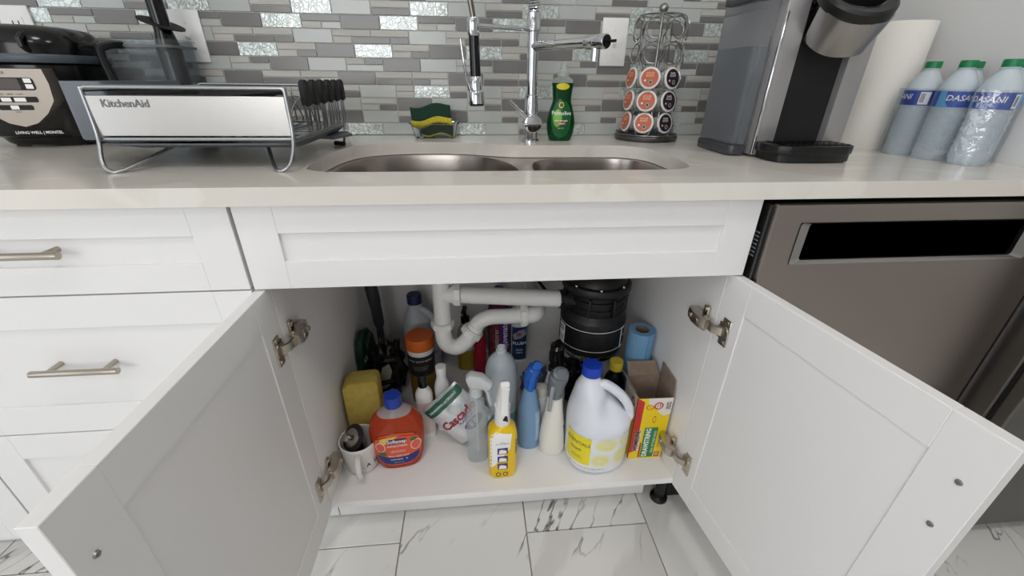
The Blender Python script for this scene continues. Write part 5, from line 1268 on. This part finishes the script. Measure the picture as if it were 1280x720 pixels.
bm = bmesh.new(); sweep(bm, smooth_path([(-0.020, -0.012, 0.252), (-0.002, -0.016, 0.258), (0.020, -0.020, 0.247), (0.045, -0.022, 0.224), (0.064, -0.022, 0.196), (0.073, -0.020, 0.168), (0.068, -0.016, 0.140)], 5), [(0.010, 0.010)] * 5 + [(0.0115, 0.012)] * 21 + [(0.014, 0.016)] * 5, 16, e=2.4, up=V((0, 1, 0))); obj('handle', bm, JUG, t)
ribcap(t, mat('royal_cap', (24, 62, 176), 0.4), 0.281, 0.0245, 0.027, cx=-0.031)
fa = pf.around(0, 0.0006, 0.079); fb = pf.around(0, 0.0011, 0.079); fd = pf.around(0, 0.0016, 0.079)
lb = pr('label', patch(fa, -0.112, 0.105, 0.020, 0.132, 40, 6), mat('label_white', (234, 236, 236), 0.4), t)
LEM = mat('lemon_pale', (236, 233, 196), 0.4); LEM2 = mat('lemon_flesh', (232, 227, 160), 0.4)
yl = pr('yellow_panel', patch(fb, -0.110, -0.030, 0.040, 0.132, 14, 6), mat('label_bright_yellow', (238, 222, 40), 0.4), lb)
for x_, z_, r_ in ((0.004, 0.112, 0.024), (0.046, 0.118, 0.015), (-0.006, 0.060, 0.021), (0.048, 0.068, 0.028), (0.090, 0.102, 0.024)):
    pr('lemon', disc(fb, x_, z_, r_, min(r_, 0.132 - z_, z_ - 0.02), n=28, rings=3), LEM, lb); pr('lemon', disc(fd, x_, z_, r_ * 0.78, min(r_, 0.132 - z_, z_ - 0.02) * 0.78, n=28, rings=2, r0=0.3), LEM2, lb)
GRN = mat('print_dark_grey', (70, 72, 50), 0.5)
text('ESSENTIALS', 0.0150, lambda x, y: fd(x - 0.068, y + 0.108), GRN, lb, bold=0.0, sx=0.95, maxe=0.006)
text('bleach', 0.0140, lambda x, y: fd(x - 0.072, y + 0.086), GRN, lb, maxe=0.006)
text('lemon scent\nremoves stains', 0.0060, lambda x, y: fd(x - 0.070, y + 0.062), GRN, lb, maxe=0.006)
text('3 QTS 1 PT 9 FL OZ (121 FL OZ) 3.57 L', 0.0062, lambda x, y: fb(x - 0.048, y + 0.028), GRN, lb, maxe=0.006)
text('0123 07:45', 0.0045, lambda x, y: pf.around(0, 0.0008, 0.079)(x + 0.055, y + 0.140), INK, t)

# ---- black-headed white spray bottle behind
t = thing('white_spray_bottle', 'white spray bottle with black sprayer head standing behind the grey-headed one', 'spray bottle', (0.151, -0.385, ZS), 15)
pf = Prof([(0, 0.028, 0.024, 2.4), (0.004, 0.032, 0.027, 2.4), (0.12, 0.031, 0.027, 2.3), (0.165, 0.024, 0.023, 2.1), (0.195, 0.0185, 0.0185, 2)])
obj('bottle', pf.mesh(32), WPLAS, t)
bm = bmesh.new(); lathe(bm, [(0, 0.194), (0.020, 0.194), (0.020, 0.206), (0.016, 0.209), (0, 0.209)], 28); obj('collar', bm, BLACKG, t)
bm = bmesh.new(); sweep(bm, smooth_path([(0, 0, 0.206), (0, 0, 0.225), (-0.001, -0.004, 0.252), (-0.004, -0.012, 0.282), (-0.006, -0.020, 0.300)], 4), [(0.0150, 0.016)] * 4 + [(0.0195, 0.020)] * 5 + [(0.018, 0.018)] * 4 + [(0.009, 0.009)] * 4, 16, e=2.5, up=V((0, 1, 0))); hd_ = obj('spray_head', bm, BLACKG, t)
bm = bmesh.new(); sweep(bm, [(-0.003, -0.022, 0.280), (-0.002, -0.026, 0.250), (0, -0.030, 0.225)], [(0.006, 0.0035)] * 3, 10, e=3, up=V((0, 1, 0))); obj('trigger', bm, BLACKG, hd_)
# ---- small round white jar cap peeking out beside it
t = thing('white_jar', 'small white jar with a rounded lid between blue and grey-headed sprayers', 'jar', (0.108, -0.412, ZS), 0)
bm = bmesh.new(); lathe(bm, [(0, 0), (0.020, 0), (0.0215, 0.003), (0.0215, 0.130), (0.019, 0.134), (0, 0.134)], 28); obj('body', bm, WPLAS, t)
bm = bmesh.new(); lathe(bm, [(0, 0.134), (0.0195, 0.134), (0.0195, 0.152), (0.016, 0.160), (0.008, 0.164), (0, 0.165)], 28); obj('lid', bm, mat('cream_plastic', (226, 224, 210), 0.35), t)

# ---- black bottle with yellow cap
t = thing('black_bottle', 'black bottle with yellow cap behind the white jug', 'bottle', (0.317, -0.407, ZS), 0)
pf = Prof([(0, 0.024, 0.022, 2.6), (0.004, 0.028, 0.026, 2.6), (0.14, 0.0285, 0.026, 2.5), (0.175, 0.025, 0.0235, 2.2), (0.198, 0.016, 0.016, 2), (0.208, 0.0135, 0.0135, 2)])
obj('bottle', pf.mesh(32), BLACKG, t); ribcap(t, mat('mustard_cap', (206, 182, 58), 0.45), 0.206, 0.0190, 0.026)

# ---- trash bag carton
CB = mat('carton_inside', (150, 132, 116), 0.9, var=((138, 120, 104), 40)); CY = mat('carton_yellow', (236, 206, 30), 0.35); CRD = mat('carton_red', (196, 44, 46), 0.4); CW = mat('carton_white', (226, 222, 214), 0.4); CG = mat('carton_green', (52, 132, 70), 0.4)
t = thing('trash_bag_box', 'open yellow and red cardboard box of trash bags in the right corner', 'box', (0.380, -0.495, ZS), -1)
w2, d2, hb, th = 0.045, 0.045, 0.211, 0.0012
bm = bmesh.new()
for a, b in (((-w2, -d2, 0), (w2, -d2 + th, hb)), ((-w2, d2 - th, 0), (w2, d2, hb)), ((-w2, -d2 + th, 0), (-w2 + th, d2 - th, hb)), ((w2 - th, -d2 + th, 0), (w2, d2 - th, hb)), ((-w2, -d2, 0), (w2, d2, th))): bbox(bm, a, b)
obj('carton', bm, CB, t, smooth=False)
def flap(o_, ax, out, L, wd):
    """flap hinged at o_ along ax (full width wd), extending along out by L"""
    bm = bmesh.new(); o_, ax, out = V(o_), V(ax), V(out).normalized(); n_ = ax.cross(out).normalized()
    pts_ = [o_ - ax * (wd / 2), o_ + ax * (wd / 2), o_ + ax * (wd / 2 - 0.004) + out * L, o_ - ax * (wd / 2 - 0.004) + out * L]
    loops(bm, [[p - n_ * 0.0005 for p in pts_], [p + n_ * 0.0005 for p in pts_]]); obj('flap', bm, CB, t, smooth=False)
flap((w2, 0, hb), (0, 1, 0), (0.03, 0.15, 1), 0.044, 0.088); flap((0, d2, hb), (1, 0, 0), (0, 0.75, 0.62), 0.040, 0.088); flap((-w2, 0, hb), (0, 1, 0), (-0.55, 0.1, 0.75), 0.032, 0.088)
fr = plane((0, -d2 - 0.0004, 0), (1, 0, 0), (0, 0, 1)); fr2 = plane((0, -d2 - 0.0008, 0), (1, 0, 0), (0, 0, 1)); fr3 = plane((0, -d2 - 0.0012, 0), (1, 0, 0), (0, 0, 1))
lf = plane((-w2 - 0.0004, 0, 0), (0, -1, 0), (0, 0, 1)); lf2 = plane((-w2 - 0.0008, 0, 0), (0, -1, 0), (0, 0, 1))
fp_ = pr('front_print', patch(fr, -w2, w2, 0, hb, 1, 1), CY, t)
pr('red_stripe', polypatch(fr2, [(-w2, 0.022), (-0.028, 0.030), (-0.028, 0.200), (-w2, 0.211)], 1), CRD, fp_)
pr('white_cloud', polypatch(fr2, [(-0.020, 0.211), (w2, 0.211), (w2, 0.158), (0.030, 0.152), (0.016, 0.160), (0.008, 0.176), (-0.006, 0.184), (-0.018, 0.194)], 1), CW, fp_)
pr('round_badge', disc(fr3, 0.010, 0.186, 0.012, 0.012, r0=0.7, rings=1), CRD, fp_); text('13', 0.013, lambda x, y: fr3(x + 0.010, y + 0.186), CRD, fp_, bold=0.02)
text('DRAW\nSTRING', 0.0075, lambda x, y: fr3(0.036 - y, 0.186 + x), INK, fp_, bold=0.02)
pr('bag_loop', disc(fr2, 0.006, 0.140, 0.0045, 0.012, r0=0.75, rings=1), CRD, fp_); pr('bag_loop', disc(fr3, -0.012, 0.182, 0.010, 0.008, r0=0.8, rings=1), CRD, fp_)
pr('name_panel', polypatch(fr2, [(-0.038, 0.028), (-0.022, 0.028), (-0.022, 0.104), (-0.038, 0.104)], 1), CW, fp_)
text('HOMELINE', 0.0175, lambda x, y: fr3(-0.030 - y, 0.066 + x), mat('carton_brown', (84, 48, 36), 0.4), fp_, bold=0.02, sx=0.86)
pr('green_panel', polypatch(fr2, [(-0.014, 0.004), (0.022, 0.004), (0.022, 0.112), (-0.014, 0.112)], 1), CG, fp_)
text('DRAWSTRING', 0.0185, lambda x, y: fr3(-0.002 - y, 0.058 + x), WINK, fp_, bold=0.03, sx=0.86)
text('TALL KITCHEN BAGS', 0.0085, lambda x, y: fr3(0.0165 - y, 0.060 + x), WINK, fp_, bold=0.01)
pr('red_panel', polypatch(fr2, [(-0.020, 0.004), (-0.0155, 0.004), (-0.0155, 0.058), (-0.020, 0.058)], 1), CRD, fp_); pr('red_panel', polypatch(fr2, [(0.025, 0.004), (0.039, 0.004), (0.039, 0.022), (0.025, 0.022)], 1), CRD, fp_)
text('13', 0.012, lambda x, y: fr3(0.032 - y, 0.013 + x), WINK, fp_, bold=0.02); text('GALLON 20 BAGS', 0.0065, lambda x, y: fr3(0.031 - y, 0.066 + x), CRD, fp_)
sp_ = pr('side_print', patch(lf, -d2, d2, 0, hb, 1, 1), CY, t)
pr('red_stripe', polypatch(lf2, [(d2 - 0.006, 0.0), (d2, 0.0), (d2, 0.211), (d2 - 0.006, 0.211)], 1), CRD, sp_); pr('white_cloud', polypatch(lf2, [(-d2, 0.211), (0.038, 0.211), (0.038, 0.135), (0.0, 0.128), (-d2, 0.14)], 1), CW, sp_)
pr('round_badge', disc(plane((-w2 - 0.0012, 0, 0), (0, -1, 0), (0, 0, 1)), 0.018, 0.180, 0.011, 0.014, r0=0.6, rings=1), CRD, sp_)

# ---- blue towel roll
t = thing('blue_towel_roll', 'blue paper shop towel roll standing behind the trash bag box', 'paper roll', (0.391, -0.372, ZS), 0)
bm = bmesh.new(); lathe(bm, [(0.019, 0.002), (0.0355, 0.0), (0.0362, 0.002), (0.0362, 0.305), (0.0355, 0.308), (0.019, 0.308)], 40, cap=False); obj('towels', bm, mat('shop_towel_blue', (112, 158, 194), 0.9, bump=(300, 0.4)), t)
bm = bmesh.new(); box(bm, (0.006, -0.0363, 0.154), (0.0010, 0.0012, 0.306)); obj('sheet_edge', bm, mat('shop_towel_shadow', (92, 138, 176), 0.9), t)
bm = bmesh.new(); lathe(bm, [(0.0190, 0.001), (0.0190, 0.307), (0.0178, 0.307), (0.0178, 0.001)], 28, cap=False); obj('core', bm, mat('cardboard_dark', (120, 100, 80), 0.9), t)

# ---- translucent jug with navy cap at the back
t = thing('vinegar_jug', 'translucent plastic jug with navy cap at the back left', 'jug', (-0.245, -0.115, ZS), 0)
MILK = mat('translucent_hdpe', (206, 210, 216), 0.35, 0, 0.15, 1.3, sss=0.15)
pf = Prof([(0, 0.052, 0.050, 2.6), (0.005, 0.059, 0.056, 2.6), (0.14, 0.062, 0.058, 2.5), (0.19, 0.058, 0.055, 2.3, -0.004, 0), (0.23, 0.042, 0.044, 2.1, -0.012, 0), (0.255, 0.027, 0.028, 2, -0.018, 0), (0.270, 0.019, 0.019, 2, -0.018, 0), (0.282, 0.019, 0.019, 2, -0.018, 0)])
obj('body', pf.mesh(40), MILK, t); pr('label', patch(pf.around(0, 0.0006, 0.06), -0.05, 0.09, 0.03, 0.12, 16, 4), mat('label_navy_white', (64, 74, 120), 0.4, var=((210, 212, 216), 18)), t)
bm = bmesh.new(); sweep(bm, smooth_path([(-0.010, -0.006, 0.258), (0.010, -0.010, 0.254), (0.034, -0.012, 0.230), (0.052, -0.010, 0.198), (0.054, -0.006, 0.165)], 5), 0.0105, 12, up=V((0, 1, 0))); obj('handle', bm, MILK, t)
ribcap(t, mat('navy_cap', (34, 40, 84), 0.45), 0.278, 0.0235, 0.030, cx=-0.018)

# ---- tub with orange lid
t = thing('orange_lid_tub', 'round tub with orange lid and dark label in front of the translucent jug', 'tub', (-0.238, -0.250, ZS), 0)
bm = bmesh.new(); lathe(bm, [(0, 0), (0.036, 0), (0.0385, 0.003), (0.0395, 0.19), (0.0415, 0.198), (0.0415, 0.206), (0, 0.206)], 40); obj('body', bm, WPLAS, t)
bm = bmesh.new(); lathe(bm, [(0.0392, 0.006), (0.0398, 0.115)], 40, cap=False); obj('label', bm, mat('label_amber', (142, 112, 40), 0.4), t)
bm = bmesh.new(); lathe(bm, [(0.0399, 0.115), (0.0403, 0.186)], 40, cap=False); lb = obj('label', bm, mat('label_charcoal', (42, 40, 40), 0.4), t)
fm = lambda x, z: V((0.0409 * math.sin(x / 0.040), -0.0409 * math.cos(x / 0.040), z))
text('HEAVY DUTY WIPES', 0.0085, lambda x, y: fm(x, y + 0.170), WINK, lb); text('scrub and clean hands\ntools and surfaces\nno water needed', 0.006, lambda x, y: fm(x, y + 0.145), mat('label_grey_print', (170, 168, 164), 0.5), lb)
ribcap(t, mat('orange_lid', (206, 98, 34), 0.45), 0.204, 0.0430, 0.036, name='lid')

# ---- soap bottle with black pump
t = thing('pump_soap_bottle', 'clear bottle of yellow soap with a black pump behind the trap', 'bottle', (-0.105, -0.100, ZS), 0)
pf = Prof([(0, 0.026, 0.020, 3), (0.004, 0.029, 0.023, 3), (0.10, 0.029, 0.023, 3), (0.150, 0.027, 0.022, 2.6), (0.175, 0.017, 0.016, 2.1), (0.188, 0.0125, 0.0125, 2)])
obj('soap', pf.mesh(32, 0, 0.085), mat('yellow_soap', (196, 170, 60), 0.1, 0, 0.3, 1.3), t); obj('bottle', pf.mesh(32, 0.0855), mat('pale_clear', (214, 214, 200), 0.15, 0, 0.5, 1.2), t)
pr('label', patch(pf.front(0.0008), -0.020, 0.020, 0.085, 0.145, 6, 4), mat('label_cream', (214, 208, 196), 0.5), t)
bm = bmesh.new(); lathe(bm, [(0, 0.188), (0.0150, 0.188), (0.0150, 0.208), (0.011, 0.212), (0.005, 0.214), (0.005, 0.236), (0.0075, 0.238), (0.0075, 0.248), (0, 0.249)], 20); sweep(bm, [(0, 0, 0.244), (-0.004, -0.022, 0.245), (-0.006, -0.034, 0.240)], [(0.006, 0.004)] * 3, 10); obj('pump', bm, BLACKG, t)
# ---- red bottle
t = thing('red_bottle', 'red bottle behind the white drain trap', 'bottle', (-0.059, -0.145, ZS), 0)
pf = Prof([(0, 0.018, 0.016, 2.8), (0.004, 0.021, 0.019, 2.8), (0.09, 0.0215, 0.019, 2.6), (0.115, 0.019, 0.0175, 2.3), (0.128, 0.021, 0.019, 2.4), (0.165, 0.0195, 0.018, 2.3), (0.186, 0.011, 0.011, 2), (0.195, 0.0105, 0.0105, 2)])
obj('bottle', pf.mesh(32), mat('red_plastic', (150, 24, 48), 0.25), t); ribcap(t, mat('red_cap', (120, 20, 38), 0.4), 0.194, 0.0125, 0.018)
# ---- purple bottle
t = thing('floor_polish_bottle', 'tall purple labelled bottle behind the trap arm', 'bottle', (0.010, -0.085, ZS), 0)
pf = Prof([(0, 0.034, 0.022, 3), (0.004, 0.037, 0.025, 3), (0.22, 0.037, 0.025, 3), (0.265, 0.026, 0.022, 2.4), (0.285, 0.0145, 0.0145, 2)])
obj('bottle', pf.mesh(36), mat('plum_plastic', (96, 34, 62), 0.35), t)
f = pf.front(0.0008); g2 = pf.front(0.0014)
lb = pr('label', patch(f, 0.004, 0.033, 0.03, 0.235, 6, 8), mat('label_purple', (84, 38, 138), 0.4), t)
text('rejuvenate', 0.030, lambda x, y: g2(0.019 - y, 0.125 + x), WINK, lb, bold=0.01, maxe=0.006)
lb = pr('label', patch(f, -0.033, 0.002, 0.03, 0.235, 6, 8), mat('label_rosewood', (122, 56, 60), 0.4, var=((84, 36, 46), 60)), t); text('restorer', 0.024, lambda x, y: g2(-0.010 - y, 0.12 + x), mat('lettering_pale', (214, 190, 190), 0.5), lb, maxe=0.006)
ribcap(t, mat('violet_cap', (110, 60, 150), 0.4), 0.284, 0.0165, 0.024)
# ---- blue drain cleaner
t = thing('cleaner_bottle', 'white bottle with blue picture label at the cabinet back wall', 'bottle', (0.083, -0.062, ZS), 0)
pf = Prof([(0, 0.028, 0.024, 2.5), (0.004, 0.031, 0.026, 2.5), (0.16, 0.0315, 0.027, 2.4), (0.20, 0.029, 0.025, 2.3), (0.225, 0.021, 0.020, 2.1), (0.238, 0.017, 0.017, 2)])
obj('bottle', pf.mesh(36), WPLAS, t)
lb = pr('label', patch(pf.front(0.0008), -0.030, 0.030, 0.012, 0.150, 10, 8), mat('label_ocean', (34, 78, 132), 0.35, var=((24, 44, 88), 40)), t)
pr('picture', polypatch(pf.front(0.0013), [(-0.024, 0.118), (-0.006, 0.136), (0.022, 0.142), (0.026, 0.118), (0.004, 0.104), (-0.020, 0.098)]), mat('picture_sky', (158, 186, 210), 0.4, var=((170, 92, 84), 50)), lb)
text('FLUSH', 0.017, lambda x, y: pf.front(0.0016)(x, y + 0.083), WINK, lb, bold=0.03, maxe=0.006); text('drain\ncare', 0.013, lambda x, y: pf.front(0.0016)(x, y + 0.05), WINK, lb, maxe=0.006)
ribcap(t, mat('white_cap', (220, 222, 224), 0.4), 0.236, 0.021, 0.032)

# ---- crumpled blue rag
def crumple(name, label, cat, loc, s, m_, seed, sub=4, amp=0.35, freq=3.0):
    rnd = random.Random(seed); bm = bmesh.new(); bmesh.ops.create_icosphere(bm, subdivisions=sub, radius=1.0)
    from mathutils import noise as mn
    of = V((seed * 3.1, seed * 1.7, 0))
    for v in bm.verts:
        d_ = 1 - amp + amp * 2 * abs(mn.noise(v.co * freq + of)) + 0.5 * amp * mn.noise(v.co * freq * 2.7 + of)
        v.co = V((v.co.x * d_ * s[0], v.co.y * d_ * s[1], max(v.co.z, -0.75) * d_ * s[2]))
    z0 = min(v.co.z for v in bm.verts)
    for v in bm.verts: v.co.z = max(v.co.z - z0, 0.0005)
    o = obj(name, bm, m_, None, ang=80); o.location = loc; tag(o, label, cat); return o
crumple('blue_rag', 'crumpled slate blue rag behind the blue sprayer', 'rag', (0.118, -0.265, ZS), (0.055, 0.055, 0.062), mat('rag_blue', (104, 116, 146), 0.95, bump=(300, 0.4)), 3)
crumple('black_bag', 'crumpled black plastic bag behind the white jug below the disposal', 'plastic bag', (0.232, -0.285, ZS), (0.062, 0.055, 0.085), mat('black_bag_plastic', (20, 21, 25), 0.28, bump=(60, 0.4)), 5)
# ---- left back corner: package, brush, dark bag with bits
t = thing('black_glossy_bag', 'dark glossy plastic bag of odds and ends in the left back corner', 'plastic bag', (-0.343, -0.235, ZS))
b0 = crumple('bag_body', None, None, (0, 0, 0), (0.058, 0.055, 0.125), mat('dark_bag_plastic', (24, 23, 22), 0.22, bump=(50, 0.5)), 11, amp=0.30, freq=2.2)
b0.parent = t
bm = bmesh.new(); f_ = lambda x, z: V((x, -0.062 - 0.010 * math.cos(x * 30) + 0.10 * max(z - 0.1, 0), z))
o = pr('clear_patch', polypatch(f_, [(-0.012, 0.085), (0.012, 0.10), (0.024, 0.150), (0.018, 0.175), (-0.002, 0.165), (-0.016, 0.120)], 0.02), mat('bag_window', (150, 148, 138), 0.3), t); bm.free()
pr('lime_print', polypatch(lambda x, z: f_(x, z) + V((0, -0.002, 0)), [(0.004, 0.055), (0.028, 0.060), (0.034, 0.085), (0.018, 0.092), (0.0, 0.075)], 0.02), mat('lime_print', (128, 156, 62), 0.4), t)
for i, kk in enumerate(([(-0.035, -0.05, 0.10), (-0.012, -0.078, 0.115), (0.030, -0.080, 0.128)], [(-0.025, -0.06, 0.17), (0.012, -0.075, 0.195), (0.045, -0.055, 0.185)], [(-0.04, -0.05, 0.05), (-0.02, -0.078, 0.10), (-0.022, -0.07, 0.18)])):
    bm = bmesh.new(); sweep(bm, smooth_path(kk, 6), [0.003] * 6 + [0.0065] * 6 + [0.002], 8); obj('fold', bm, mat('dark_bag_plastic'), t)
t = thing('scrub_brush', 'dark long-handled brush standing upright in the left back corner', 'brush', (-0.372, -0.165, ZS))
bm = bmesh.new(); sweep(bm, smooth_path([(0, 0, 0.05), (0.0, 0.0, 0.16), (0.002, -0.004, 0.24), (0.0, -0.01, 0.32), (-0.004, -0.014, 0.385), (-0.005, -0.016, 0.40)], 4), [0.012] * 4 + [0.011] * 4 + [0.0165] * 4 + [0.0185] * 4 + [0.015] * 4 + [0.008], 14); obj('handle', bm, mat('brush_grey', (46, 48, 52), 0.45), t)
bm = bmesh.new(); torus(bm, (-0.005, -0.016, 0.408), 0.008, 0.0025, V((0, 1, 0)), 16, 6); obj('hanging_loop', bm, BLACKM, t)
bm = bmesh.new(); prism(bm, rrect(-0.032, 0.032, -0.02, 0.02, 0.012), 0.030, 0.055, bev=0.003); hd_ = obj('brush_head', bm, BLACKM, t)
bm = bmesh.new()
for i in range(8):
    for j in range(5): cyl(bm, (-0.026 + i * 0.0074, -0.014 + j * 0.007, 0.0), (-0.026 + i * 0.0074, -0.014 + j * 0.007, 0.032), 0.0026, n=5)
o = obj('bristles', bm, mat('bristle_grey', (80, 82, 84), 0.8), hd_); o['kind'] = 'stuff'
t = thing('green_package', 'flat dark green package leaning against the left cabinet side', 'package', (-0.410, -0.215, ZS), 0)
t.rotation_euler = (0, R(0), R(84))
bm = bmesh.new(); outl = [(-0.055, 0.0), (0.055, 0.0), (0.062, 0.05), (0.066, 0.15), (0.056, 0.20), (0.03, 0.235), (-0.01, 0.248), (-0.045, 0.23), (-0.06, 0.17), (-0.06, 0.06)]
b = bmesh.new(); rings = [[V((x * s_, y_, 0.12 + (z - 0.12) * s_)) for x, z in outl] for s_, y_ in ((0.96, 0.008), (1.0, 0.003), (1.0, -0.003), (0.94, -0.009))]; loops(b, rings)
for v in b.verts: v.co.z = max(v.co.z, 0.0)
addbm(bm, b); obj('pack', bm, mat('package_green', (28, 66, 46), 0.35, var=((20, 42, 32), 25)), t)
gp = plane((0, -0.0095, 0), (1, 0, 0), (0, 0, 1))
for i in range(3): pr('leaf_print', polypatch(gp, [(-0.01 + i * 0.016, 0.175 + i * 0.012), (0.0 + i * 0.016, 0.180 + i * 0.012), (-0.004 + i * 0.016, 0.215 + i * 0.006), (-0.012 + i * 0.016, 0.205 + i * 0.006)], 1), mat('print_sage', (140, 160, 132), 0.4), t)
pr('white_mark', polypatch(gp, [(-0.045, 0.150), (-0.02, 0.150), (-0.022, 0.168), (-0.045, 0.166)], 1), WINK, t); text('N', 0.018, plane((-0.033, -0.0099, 0.159), (1, 0, 0), (0, 0, 1)), INK, t, bold=0.02)
t = thing('yellow_pack', 'small yellow pack with dark print behind the soap refill', 'package', (-0.322, -0.350, ZS), 10)
bm = bmesh.new(); box(bm, (0, 0, 0.055), (0.040, 0.030, 0.110), 0.006, 2); obj('pack', bm, mat('pack_amber', (190, 150, 50), 0.4), t); text('AID\n40', 0.016, plane((0.002, -0.0156, 0.090), (1, 0, 0), (0, 0, 1)), INK, t, bold=0.02)
